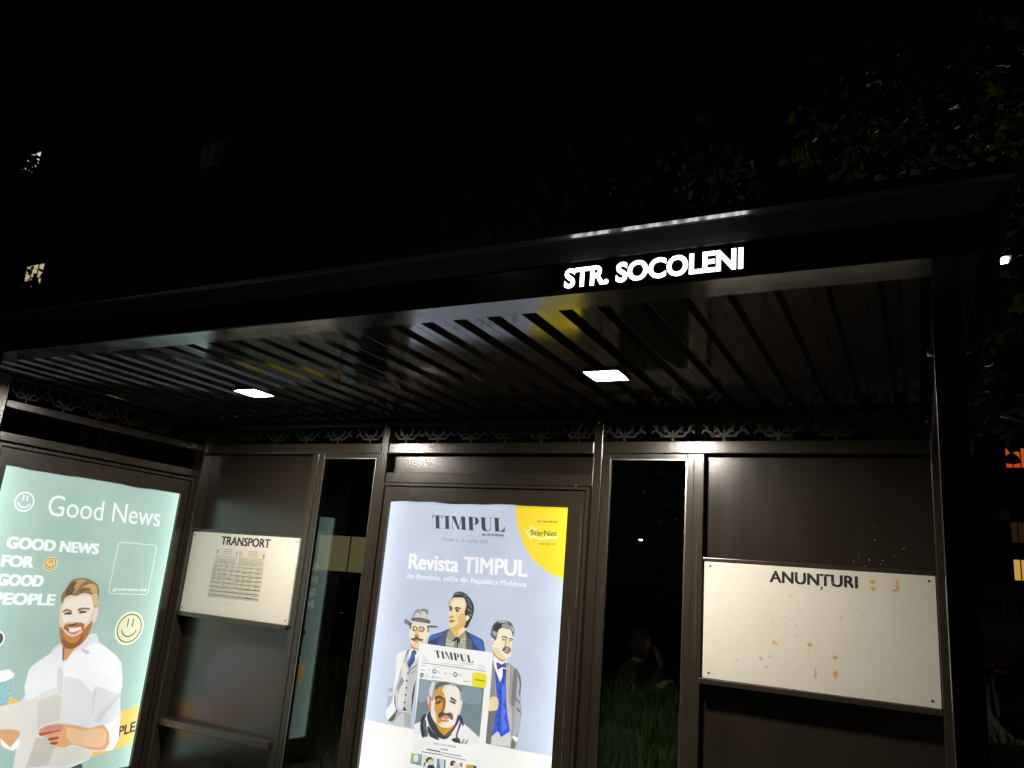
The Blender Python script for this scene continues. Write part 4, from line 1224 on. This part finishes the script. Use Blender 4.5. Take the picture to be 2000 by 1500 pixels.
# paint chips on the right end panel
chip = mat('bare_metal_chip', (0.55, 0.55, 0.55), 0.4)
def chips(Q):
    for i in range(16):
        blob(Q, 640 + rs.uniform(0, 330), 22 + abs(rs.gauss(0, 1)) * 90, rs.uniform(1, 5), rs.uniform(.8, 3), 6)
pchip = lambda u, v, d: (-0.932 + u / 1000.0, 0.0498 - d, H + 0.168 + v / 1000.0)
sub('paint_chip', pchip, .0001, chips, chip, S)
# ------------------------------------------------------------------ behind the shelter: grass, cars, trees, houses
rg = random.Random(21)
gv, gf = [], []
for i in range(16000):
    x, y = rg.uniform(-6.0, 6.0), 0.5 + 5.6 * rg.random() ** 1.2
    h = rg.uniform(0.22, 0.52); w = rg.uniform(0.004, 0.009)
    a = rg.uniform(0, math.pi); lx, ly = rg.gauss(0, .13), rg.gauss(0, .13)
    z = lawn_z(x, y) - 0.02
    n = len(gv)
    dx, dy = w * math.cos(a), w * math.sin(a)
    gv += [(x - dx, y - dy, z), (x + dx, y + dy, z), (x + lx * .4 + dx * .8, y + ly * .4 + dy * .8, z + h * .6), (x + lx * .4 - dx * .8, y + ly * .4 - dy * .8, z + h * .6), (x + lx, y + ly, z + h)]
    gf += [(n, n + 1, n + 2, n + 3), (n + 3, n + 2, n + 4)]
grass = obj('tall_grass', gv, gf, mat('grass_blade', (0.15, 0.25, 0.045), 0.55, noise=(8, .5)), None, False, 'stuff')
tag(grass, 'tall green grass growing on the bank behind the shelter', 'grass')

def leaf_mat(name, c):
    m = bpy.data.materials.new(name)
    m.use_nodes = True
    nt = m.node_tree
    b = nt.nodes['Principled BSDF']
    b.inputs['Roughness'].default_value = 0.6
    b.inputs['Specular IOR Level'].default_value = 0.15
    tc = nt.nodes.new('ShaderNodeNewGeometry')
    mx = nt.nodes.new('ShaderNodeMix'); mx.data_type = 'RGBA'
    nt.links.new(tc.outputs['Random Per Island'], mx.inputs[0])
    mx.inputs[6].default_value = (*[q * 0.6 for q in c], 1); mx.inputs[7].default_value = (*[q * 1.35 for q in c], 1)
    nt.links.new(mx.outputs[2], b.inputs['Base Color'])
    tl = nt.nodes.new('ShaderNodeBsdfTranslucent')
    nt.links.new(mx.outputs[2], tl.inputs[0])
    ms = nt.nodes.new('ShaderNodeMixShader'); ms.inputs[0].default_value = 0.4
    nt.links.new(b.outputs[0], ms.inputs[1]); nt.links.new(tl.outputs[0], ms.inputs[2])
    nt.links.new(ms.outputs[0], nt.nodes['Material Output'].inputs[0])
    return m
bark = mat('bark', (0.09, 0.07, 0.05), 0.9, noise=(14, .4), bump=(30, .8))
leafm = leaf_mat('linden_leaf', (0.07, 0.11, 0.02))
leafm2 = leaf_mat('maple_leaf', (0.06, 0.085, 0.02))
def tree(label, base, trunk_h, r0, crown_c, crown_r, n_leaf, leaf, m, seed, bare=False, droop=(), share=.22):
    r = random.Random(seed)
    t = thing('broadleaf_tree', label, 'tree', base, 'trees behind the shelter')
    b = Vector(base)
    tr = MB()
    pts = [b + Vector((r.gauss(0, .05) * i, r.gauss(0, .05) * i, trunk_h * i / 5)) for i in range(6)]
    for i in range(5):
        tr.tube(pts[i], pts[i + 1], r0 * (1 - .11 * i), r0 * (1 - .11 * (i + 1)), 9, i in (0, 4))
    tr.build('trunk', bark, t, True)
    lm = MB()
    tips = []
    C = Vector(crown_c); R_ = Vector(crown_r)
    for i in range(16 if not bare else 22):
        d = Vector((r.gauss(0, 1), r.gauss(0, 1), r.gauss(0.2, .8))).normalized()
        e = C + Vector((d.x * R_.x, d.y * R_.y, d.z * R_.z)) * r.uniform(.55, .95)
        s = pts[r.randint(3, 5)]
        mid = s.lerp(e, .5) + Vector((r.gauss(0, .2), r.gauss(0, .2), r.uniform(0, .4)))
        lm.tube(s, mid, r0 * .3, r0 * .18, 6, False); lm.tube(mid, e, r0 * .18, r0 * .04, 5, False)
        for k_ in range(5 if not bare else 9):
            q = mid.lerp(e, r.random())
            e2 = q + Vector((r.gauss(0, .5), r.gauss(0, .5), r.gauss(0, .45))) * (R_.length * .32)
            lm.tube(q, e2, r0 * .07, r0 * .02, 4, False)
            tips += [e2, q.lerp(e2, .6)]
    lm.build('limbs', bark, t, True)
    if n_leaf:
        v, f = [], []
        hubs = [Vector(p) + Vector((r.gauss(0, .15), r.gauss(0, .15), r.gauss(0, .15))) for p in tips] + [Vector(p) for p in droop]
        for i in range(n_leaf):
            hcl = hubs[r.randrange(len(hubs))] if (not droop or r.random() > share) else Vector(droop[r.randrange(len(droop))])
            c = hcl + Vector((r.gauss(0, .24), r.gauss(0, .24), r.gauss(0, .22)))
            u = Vector((r.gauss(0, 1), r.gauss(0, 1), r.gauss(-.5, .7))).normalized()
            w = u.cross(Vector((r.gauss(0, 1), r.gauss(0, 1), r.gauss(0, 1)))).normalized()
            nn = u.cross(w)
            l = leaf * r.uniform(.65, 1.25); k2 = l * .42
            n = len(v)
            v += [c, c + u * l * .3 + w * k2 + nn * l * .06, c + u * l * .75 + w * k2 * .7 + nn * l * .05, c + u * l * 1.05 - nn * l * .08, c + u * l * .75 - w * k2 * .7 + nn * l * .05, c + u * l * .3 - w * k2 + nn * l * .06, c + u * l * .5]
            f += [(n, n + 1, n + 6), (n + 1, n + 2, n + 6), (n + 2, n + 3, n + 6), (n + 3, n + 4, n + 6), (n + 4, n + 5, n + 6), (n + 5, n, n + 6)]
        obj('crown', v, f, m, t, False, 'stuff')
    return t
y_ = CAM_Y
tree('leafy tree behind the right end of the shelter with lamp-lit leaves', (3.0, 4.0, .28), 4.2, .17, (1.8, 4.0, 7.3), (2.8, 1.2, 2.0), 3400, .15, leafm, 5,
     droop=[(.86, 3.6, 3.85), (.95, 3.7, 3.7), (.80, 3.6, 3.3), (1.0, 3.8, 3.9), (.45, 3.6, 7.0), (.25, 3.6, 6.6), (.5, 3.7, 6.7), (-.5, 3.6, 6.1), (.9, 3.7, 3.7), (.0, 3.7, 6.3)])
tree('dark leafy tree standing behind the middle of the shelter roof', (-4.2, 6.0, .02), 4.2, .16, (-3.6, 6.2, 7.0), (3.4, 2.2, 2.8), 3500, .14, leafm2, 8)
tree('broad dark tree in front of the tall block at left', (-19.0, 8.6, .0), 5.0, .22, (-19.5, 9.0, 9.2), (6.8, 3.0, 5.0), 7000, .17, leafm2, 13, droop=[(-24.7, 8.6, 13.1), (-24.9, 8.5, 13.4), (-25.0, 8.6, 13.0)], share=.004)
tree('thin bare branched tree seen through the narrow window beside the transport board', (-11.2, 5.0, .2), 2.2, .09, (-10.4, 5.0, 3.0), (2.2, 1.2, 1.7), 500, .09, leafm2, 17, bare=True)

tree('slim young tree behind the narrow window beside the worn board', (-1.5, 3.3, .28), 1.5, .05, (-1.72, 3.4, 2.75), (.42, .45, .85), 1200, .085, leafm, 23)

# street lamps
pole_m = mat('lamp_pole', (0.012, 0.012, 0.012), 0.8)
def street_lamp(label, x, y, h, power, col, size):
    t = thing('street_lamp', label, 'street lamp', (x, y, 0.0), 'street lamps behind the shelter')
    MB().tube((x + 2.4, y, 0.0), (x + 2.4, y, h + .55), .07, .045, 10).tube((x + 2.4, y, h + .5), (x, y, h + .08), .03, .025, 8).build('pole', pole_m, t, True)
    MB().box(x - .12, x + .12, y - .3, y + .15, h + .02, h + .1, .02).build('lamp_head', pole_m, t)
    MB().box(x - .06, x + .06, y - .22, y - .02, h - .02, h + .018, .008).build('lens', emit('street_lamp_lens', col, size, False), t)
    ld = bpy.data.lights.new('street_light', 'SPOT')
    ld.spot_size = math.radians(176); ld.spot_blend = .12
    ld.energy = power; ld.color = col; ld.shadow_soft_size = .12
    lo = bpy.data.objects.new('bulb', ld)
    COL.objects.link(lo)
    lo.location = (x, y - .1, h - .12)
    lo.parent = t
    lo.matrix_parent_inverse = t.matrix_world.inverted()
street_lamp('bright street lamp shining through the leaves right of the shelter', 1.53, 15.3 + CAM_Y, 6.22 + H, 340, (1.0, .86, .62), 60)
street_lamp('small distant street lamp seen through the narrow window beside the worn board', -12.98, 40 + CAM_Y, 2.63 + H, 40, (1.0, .72, .34), 45)

# parked cars
def car_parts(root, paint, cx, cy, z0, L, W, Ht):
    """Hatchback along x with its nose towards -x."""
    g_ = lambda x, y, z: (cx + x * L, cy + y * W / 2, z0 + z * Ht)
    st = [(-.5, .72, .20, .40), (-.485, .84, .14, .47), (-.42, .95, .12, .53), (-.30, .99, .12, .58), (-.18, 1.0, .12, .62), (0, 1.0, .12, .635), (.2, 1.0, .12, .645), (.38, .98, .13, .64), (.47, .92, .15, .60), (.5, .80, .22, .50)]
    v, f = [], []
    for x, hw, zb, zt in st:
        sec = [(-hw * .9, zb), (-hw, zb + .08), (-hw, (zb + zt) / 2 + .05), (-hw * .97, zt - .04), (-hw * .86, zt), (0, zt + .015), (hw * .86, zt), (hw * .97, zt - .04), (hw, (zb + zt) / 2 + .05), (hw, zb + .08), (hw * .9, zb)]
        v += [g_(x, a, b) for a, b in sec]
    n = 11
    for i in range(len(st) - 1):
        for j in range(n - 1):
            f.append((i * n + j, i * n + j + 1, (i + 1) * n + j + 1, (i + 1) * n + j))
        f.append((i * n + n - 1, i * n, (i + 1) * n, (i + 1) * n + n - 1))
    f += [tuple(range(n)), tuple(reversed(range((len(st) - 1) * n, len(st) * n)))]
    body = obj('body', v, f, paint, root, True)
    base = [(-.24, .86, .61), (-.05, .84, .64), (.20, .84, .65), (.43, .80, .63)]
    roof = [(-.06, .66, .965), (.05, .70, .995), (.22, .70, .985), (.36, .64, .94)]
    v = []
    for (x, hw, z), (x2, hw2, z2) in zip(base, roof):
        v += [g_(x, -hw, z), g_(x2, -hw2, z2 - .02), g_(x2, -hw2 * .85, z2), g_(x2, hw2 * .85, z2), g_(x2, hw2, z2 - .02), g_(x, hw, z)]
    f = []
    for i in range(3):
        for j in range(5):
            f.append((i * 6 + j, i * 6 + j + 1, i * 6 + 7 + j, i * 6 + 6 + j))
    f += [(0, 5, 4, 3, 2, 1), (18, 19, 20, 21, 22, 23)]
    obj('cabin', v, f, paint, root, False)
    def pane(name, pts, off):
        obj(name, [g_(*p) for p in pts], [tuple(range(len(pts)))], car_glass, root)
    e = .006
    pane('windscreen', [(-.225, -.76, .635), (-.225, .76, .635), (-.068, .60, .945), (-.068, -.60, .945)][::-1], 0) if False else None
    ws = [(-.238 - e, -.78, .63), (-.238 - e, .78, .63), (-.066 - e, .62, .95), (-.066 - e, -.62, .95)]
    pane('windscreen', ws, 0)
    pane('rear_window', [(.434 + e, -.7, .66), (.434 + e, .7, .66), (.368 + e, .58, .915), (.368 + e, -.58, .915)], 0)
    for s in (-1, 1):
        def sw(x, t):   # on the cabin side, t up from belt to roof
            for i in range(3):
                if base[i][0] <= x <= base[i + 1][0] or i == 2:
                    q = (x - base[i][0]) / (base[i + 1][0] - base[i][0]); break
            hb = base[i][1] + (base[i + 1][1] - base[i][1]) * q; hr = roof[i][1] + (roof[i + 1][1] - roof[i][1]) * q
            zb = base[i][2] + (base[i + 1][2] - base[i][2]) * q; zr = roof[i][2] + (roof[i + 1][2] - roof[i][2]) * q - .02
            xr = roof[i][0] + (roof[i + 1][0] - roof[i][0]) * q
            return (x + (xr - x) * t, s * (hb + (hr - hb) * t + .012), zb + (zr - zb) * t)
        for a, b in ((-.19, .03), (.045, .24), (.255, .38)):
            pane('side_window', [sw(a, .1), sw(b, .1), sw(b, .88), sw(a, .88)], 0)
        for wx in (-.31, .31):
            c = g_(wx, s * .93, 0)
            c = (c[0], c[1], z0 + .31)
            wo = MB().tube((c[0], c[1] - s * .1, c[2]), (c[0], c[1] + s * .09, c[2]), .31, .30, 20).build('wheel', car_tyre, root, True)
            MB().tube((c[0], c[1] + s * .085, c[2]), (c[0], c[1] + s * .105, c[2]), .20, .17, 14).build('rim', car_rim, wo)
        hl = [g_(-.492, s * .52, .40), g_(-.497, s * .80, .39), g_(-.455, s * .93, .47), g_(-.47, s * .62, .49)]
        obj('headlight', hl + [(p[0] - .015, p[1] + s * .012, p[2]) for p in hl], [(0, 1, 2, 3), (7, 6, 5, 4), (0, 4, 5, 1), (1, 5, 6, 2), (2, 6, 7, 3), (3, 7, 4, 0)], car_lamp, root)
        MB().box(g_(.485, s * .8, 0)[0], g_(.505, s * .8, 0)[0], cy + s * W * .44 - .12, cy + s * W * .44 + .04, z0 + .44 * Ht, z0 + .58 * Ht, .01).build('tail_light', car_red, root)
        MB().box(cx - .20 * L, cx - .16 * L, min(cy + s * W * .5, cy + s * W * .59), max(cy + s * W * .5, cy + s * W * .59), z0 + .62 * Ht, z0 + .70 * Ht, .02).build('mirror', paint, root)
        MB().box(cx + .02 * L, cx + .055 * L, min(cy + s * W * .497, cy + s * W * .512), max(cy + s * W * .497, cy + s * W * .512), z0 + .54 * Ht, z0 + .56 * Ht, .004).build('door_handle', car_rim, root)
car_glass = mat('car_glass', (0.01, 0.012, 0.014), 0.04, spec=0.8)
car_tyre = mat('tyre', (0.015, 0.015, 0.015), 0.8)
car_rim = mat('alloy_rim', (0.5, 0.5, 0.5), 0.3, metal=1)
car_lamp = mat('headlamp_glass', (0.5, 0.52, 0.55), 0.08, spec=0.9)
car_red = mat('tail_lamp', (0.25, 0.01, 0.01), 0.15)
for label, x, y, p, L, W, Ht, rz in (
        ('black parked car at the right edge, behind the shelter post', 2.95, 8.2, (0.008, 0.008, 0.010), -4.4, 1.8, 1.68, 0),
        ('dark parked car seen through the narrow window beside the worn board', -4.6, 8.2, (0.012, 0.013, 0.016), 4.3, 1.76, 1.48, 0),
        ('dark parked car silhouetted in the narrow window beside the transport board', -10.6, 8.2, (0.010, 0.010, 0.011), 4.2, 1.74, 1.46, 0),
        ('silver parked car with glinting lamps farther back at right', 4.4, 14.6, (0.35, 0.35, 0.36), 4.2, 1.75, 1.46, 0)):
    c = thing('parked_car', label, 'car', (x, y, .02), 'cars parked behind the shelter')
    car_parts(c, mat('car_paint', p, 0.12, spec=0.6, coat=1.0), x, y, .02, L, W, Ht)

# low building behind the cars; added glowing panels stand in for its lit wall
gar = thing('outbuilding', 'low building with added dim yellow glowing panels standing in for its lit wall, seen through the window beside the transport board', 'outbuilding', (-24.5, 27, .0))
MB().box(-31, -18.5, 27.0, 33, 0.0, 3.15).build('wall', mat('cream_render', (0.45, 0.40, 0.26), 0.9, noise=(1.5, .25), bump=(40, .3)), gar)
MB().box(-31.2, -18.3, 26.7, 33.2, 3.152, 3.35, .02).build('roof', mat('outbuilding_roof', (0.08, 0.08, 0.08), 0.8), gar)
glow_front = emit('wall_glow_stand_in', (1.0, .80, .36), .13, False)  # light falling on the wall, put into emission
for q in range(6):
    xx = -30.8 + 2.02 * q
    fr = MB().box(xx, xx + 1.98, 26.93, 26.999, .7, .78).box(xx, xx + 1.98, 26.93, 26.999, 3.0, 3.08).box(xx, xx + .06, 26.932, 26.999, .78, 3.0).build('window', mat('added_glow_panel_frame', (0.1, 0.1, 0.09), 0.5), gar)  # made-up window frames that hold the glowing panels
    MB().box(xx + .06, xx + 1.98, 26.96, 26.99, .78, 3.0).build('pane', glow_front, fr)  # glowing panel added in place of the lit wall surface

# apartment blocks
win_frame = mat('window_frame', (0.5, 0.48, 0.44), 0.5)
dark_pane = mat('dark_pane', (0.012, 0.013, 0.015), 0.06, spec=0.6)
curtain = {'white': emit('lit_window_white', (.95, 1.0, .98), .75, False), 'warm': emit('lit_window_warm', (1.0, .80, .48), .50, False),
           'dim': emit('lit_window_dim', (.8, .85, .7), .003, False), 'orange': emit('lit_window_orange', (1.0, .55, .10), .55, False),
           'red': emit('lit_window_red', (1.0, .16, .02), .42, False), 'brown': emit('lit_window_brown', (1.0, .45, .15), .02, False)}
def window_mesh(w, h, lit):
    m = MB()
    t = .08
    m.box(-w / 2, w / 2, -.06, .02, -h / 2, -h / 2 + t).box(-w / 2, w / 2, -.06, .02, h / 2 - t, h / 2)
    for x in (-w / 2, -w / 6 - t / 2, w / 6 - t / 2, w / 2 - t):
        m.box(x, x + t, -.062, .022, -h / 2 + t, h / 2 - t)
    m.box(-w / 2 + t, w / 2 - t, -.01, .0, -h / 2 + t, h / 2 - t, 0, 1)
    o = m.build('window', [win_frame, curtain[lit] if lit else dark_pane])
    me = o.data
    bpy.data.objects.remove(o)
    return me
wcache = {}
def put_window(parent, x, y, z, w, h, lit=None):
    k_ = (w, h, lit)
    if k_ not in wcache:
        wcache[k_] = window_mesh(w, h, lit)
    o = bpy.data.objects.new('window', wcache[k_])
    COL.objects.link(o)
    o.location = (x, y, z)
    o.parent = parent
    o.matrix_parent_inverse = parent.matrix_world.inverted()
concrete = mat('concrete_panel', (0.20, 0.17, 0.14), 0.9, noise=(.6, .25), bump=(8, .3))
cream = mat('cream_block_wall', (0.34, 0.31, 0.22), 0.9, noise=(.6, .2), bump=(8, .3))
yb = 25.5 + CAM_Y
tower = thing('apartment_building', 'tall dark apartment block at upper left with a few lit windows', 'building', (-46, yb, .0))
MB().box(-68, -28.4, yb, yb + 12, 0.0, 27.9).build('wall', concrete, tower)
MB().box(-68.3, -28.1, yb - .3, yb + 12.3, 27.9, 28.4, .05).build('roof_edge', concrete, tower)
for fl in range(9):
    z = 25.3 - 2.75 * fl
    for cidx in range(11):
        x = -33.3 - 3.46 * cidx
        lit = {(0, 5): 'white', (3, 4): 'warm', (1, 0): 'dim'}.get((fl, cidx))
        put_window(tower, x, yb - .02, z, 1.9, 1.6, lit)
yr = 68 + CAM_Y
block = thing('apartment_building', 'far cream apartment block at the right edge with orange and red lit windows', 'building', (2, yr, .0))
MB().box(-9, 26, yr, yr + 12, 0.0, 15.2).build('wall', cream, block)
MB().box(-9.3, 26.3, yr - .3, yr + 12.3, 15.2, 15.7, .05).build('roof_edge', cream, block)
for fl, z in enumerate((1.02, 3.77, 6.46, 9.2, 11.96)):
    for x in [-6.6 + 2.2 * q for q in range(14)]:
        x += .06
        near = abs(x - 6.3) < .9
        lit = {1: 'orange', 2: 'brown', 4: 'red'}.get(fl) if near else None
        put_window(block, x, yr - .02, z + H, 1.5, 1.6, lit)

# the person sitting out on the pavement who is mirrored in the narrow window
def grow(name, joints, edges, material, parent, root=0, sub_=2):
    me = bpy.data.meshes.new(name)
    me.from_pydata([j[:3] for j in joints], edges, [])
    o = bpy.data.objects.new(name, me)
    COL.objects.link(o)
    o.modifiers.new('skin', 'SKIN')
    if not me.skin_vertices:
        bpy.context.view_layer.objects.active = o
        bpy.ops.mesh.customdata_skin_add()
    for i, j in enumerate(joints):
        r = j[3]
        me.skin_vertices[0].data[i].radius = r if isinstance(r, tuple) else (r, r)
        me.skin_vertices[0].data[i].use_root = (i == root)
    sm = o.modifiers.new('smooth', 'SUBSURF'); sm.levels = sub_; sm.render_levels = sub_
    bpy.context.view_layer.update()
    m2 = bpy.data.meshes.new_from_object(o.evaluated_get(bpy.context.evaluated_depsgraph_get()))
    bpy.data.objects.remove(o)
    m2.name = name
    m2.materials.clear(); m2.materials.append(material)
    m2.polygons.foreach_set('use_smooth', [True] * len(m2.polygons))
    q = bpy.data.objects.new(name, m2)
    COL.objects.link(q)
    if parent:
        q.parent = parent
        q.matrix_parent_inverse = parent.matrix_world.inverted()
    return q
px_, py_ = -2.5, CAM_Y + 0.0
blk = box('concrete_block', mat('rough_concrete', (0.08, 0.08, 0.075), 0.9, noise=(8, .2), bump=(60, .4)), None, px_ - .34, px_ + .16, py_ - .3, py_ + .3, 0.0, 0.30, 0.02)
tag(blk, 'low concrete block on the pavement that the hooded person sits on', 'block')
per = thing('person', 'person in dark hooded jacket sitting in profile, mirrored in the window beside the worn board', 'person', (px_, py_, 0))
skin = mat('skin', (0.45, 0.28, 0.20), 0.5)
hood_m = mat('dark_olive_hoodie', (0.05, 0.06, 0.05), 0.85, noise=(20, .3))
jeans = mat('dark_jeans', (0.02, 0.025, 0.04), 0.85, noise=(30, .3))
shoe = mat('dark_shoe', (0.03, 0.03, 0.03), 0.5)
J = lambda x, y, z, r: (px_ + x, py_ + y, z, r)
bj = [J(-.10, 0, .40, .12), J(-.08, 0, .58, .115), J(-.04, 0, .78, .12), J(0, 0, .90, .06), J(.03, 0, .96, .055), J(.05, 0, 1.06, (.075, .085)), J(.045, 0, 1.13, (.07, .075))]
be = [(0, 1), (1, 2), (2, 3), (3, 4), (4, 5), (5, 6)]
for s in (-1, 1):
    n = len(bj)
    bj += [J(-.04, s * .17, .84, .055), J(.05, s * .22, .60, .045), J(.26 if s > 0 else .20, s * .10, .70 if s > 0 else .88, .035), J(.30 if s > 0 else .16, s * .06, .74 if s > 0 else .98, (.035, .02)),
           J(-.06, s * .10, .38, .085), J(.34, s * .13, .44, .06), J(.30, s * .13, .12, .045), J(.32, s * .13, .06, .04), J(.44, s * .14, .04, .03)]
    be += [(2, n), (n, n + 1), (n + 1, n + 2), (n + 2, n + 3), (0, n + 4), (n + 4, n + 5), (n + 5, n + 6), (n + 6, n + 7), (n + 7, n + 8)]
    hx, hz, d = (.30, .74, (1, .3)) if s > 0 else (.16, .98, (-.35, 1))
    for q in range(5):
        m_ = len(bj)
        off = (q - 2) * .018
        l = (.045, .07, .078, .07, .055)[q]
        bj += [J(hx + d[0] * l * .6, s * .06 + off * 1.2, hz + d[1] * l * .6, .009), J(hx + d[0] * l, s * .06 + off * 1.3, hz + d[1] * l - .012, .007)]
        be += [(n + 3, m_), (m_, m_ + 1)]
grow('body', bj, be, skin, per)
hj = [J(-.10, 0, .36, .17), J(-.09, 0, .56, .165), J(-.05, 0, .76, .165), J(-.01, 0, .88, .09)]
he = [(0, 1), (1, 2), (2, 3)]
for s in (-1, 1):
    n = len(hj)
    hj += [J(-.04, s * .18, .83, .085), J(.05, s * .23, .59, .07), J(.24 if s > 0 else .19, s * .11, .69 if s > 0 else .86, .05)]
    he += [(2, n), (n, n + 1), (n + 1, n + 2)]
grow('hoodie', hj, he, hood_m, per)
hv, hf = [], []
for i in range(13):
    th = math.radians(-115 + 230 * i / 12)
    for j in range(9):
        ph = math.radians(-70 + 155 * j / 8)
        hv.append((px_ + .035 - .135 * math.cos(th) * math.cos(ph), py_ + .125 * math.sin(th) * math.cos(ph), 1.055 + .155 * math.sin(ph)))
hf = [(i * 9 + j, i * 9 + j + 1, i * 9 + 10 + j, i * 9 + 9 + j) for i in range(12) for j in range(8)]
ho = obj('hood', hv, hf, hood_m, per, True)
so = ho.modifiers.new('thickness', 'SOLIDIFY'); so.thickness = .012
lj, le = [J(-.10, 0, .37, .13)], []
for s in (-1, 1):
    n = len(lj)
    lj += [J(-.05, s * .10, .385, .105), J(.35, s * .13, .45, .08), J(.30, s * .13, .14, .06)]
    le += [(0, n), (n, n + 1), (n + 1, n + 2)]
grow('trousers', lj, le, jeans, per)
for s in (-1, 1):
    grow('shoe', [J(.28, s * .13, .065, .055), J(.38, s * .135, .055, .05), J(.48, s * .14, .04, .038)], [(0, 1), (1, 2)], shoe, per)
nv = [J(.118, 0, 1.075, 0)[:3], J(.145, 0, 1.045, 0)[:3], J(.118, .016, 1.04, 0)[:3], J(.118, -.016, 1.04, 0)[:3]]
obj('nose', nv, [(0, 2, 1), (0, 1, 3), (1, 2, 3)], skin, per)
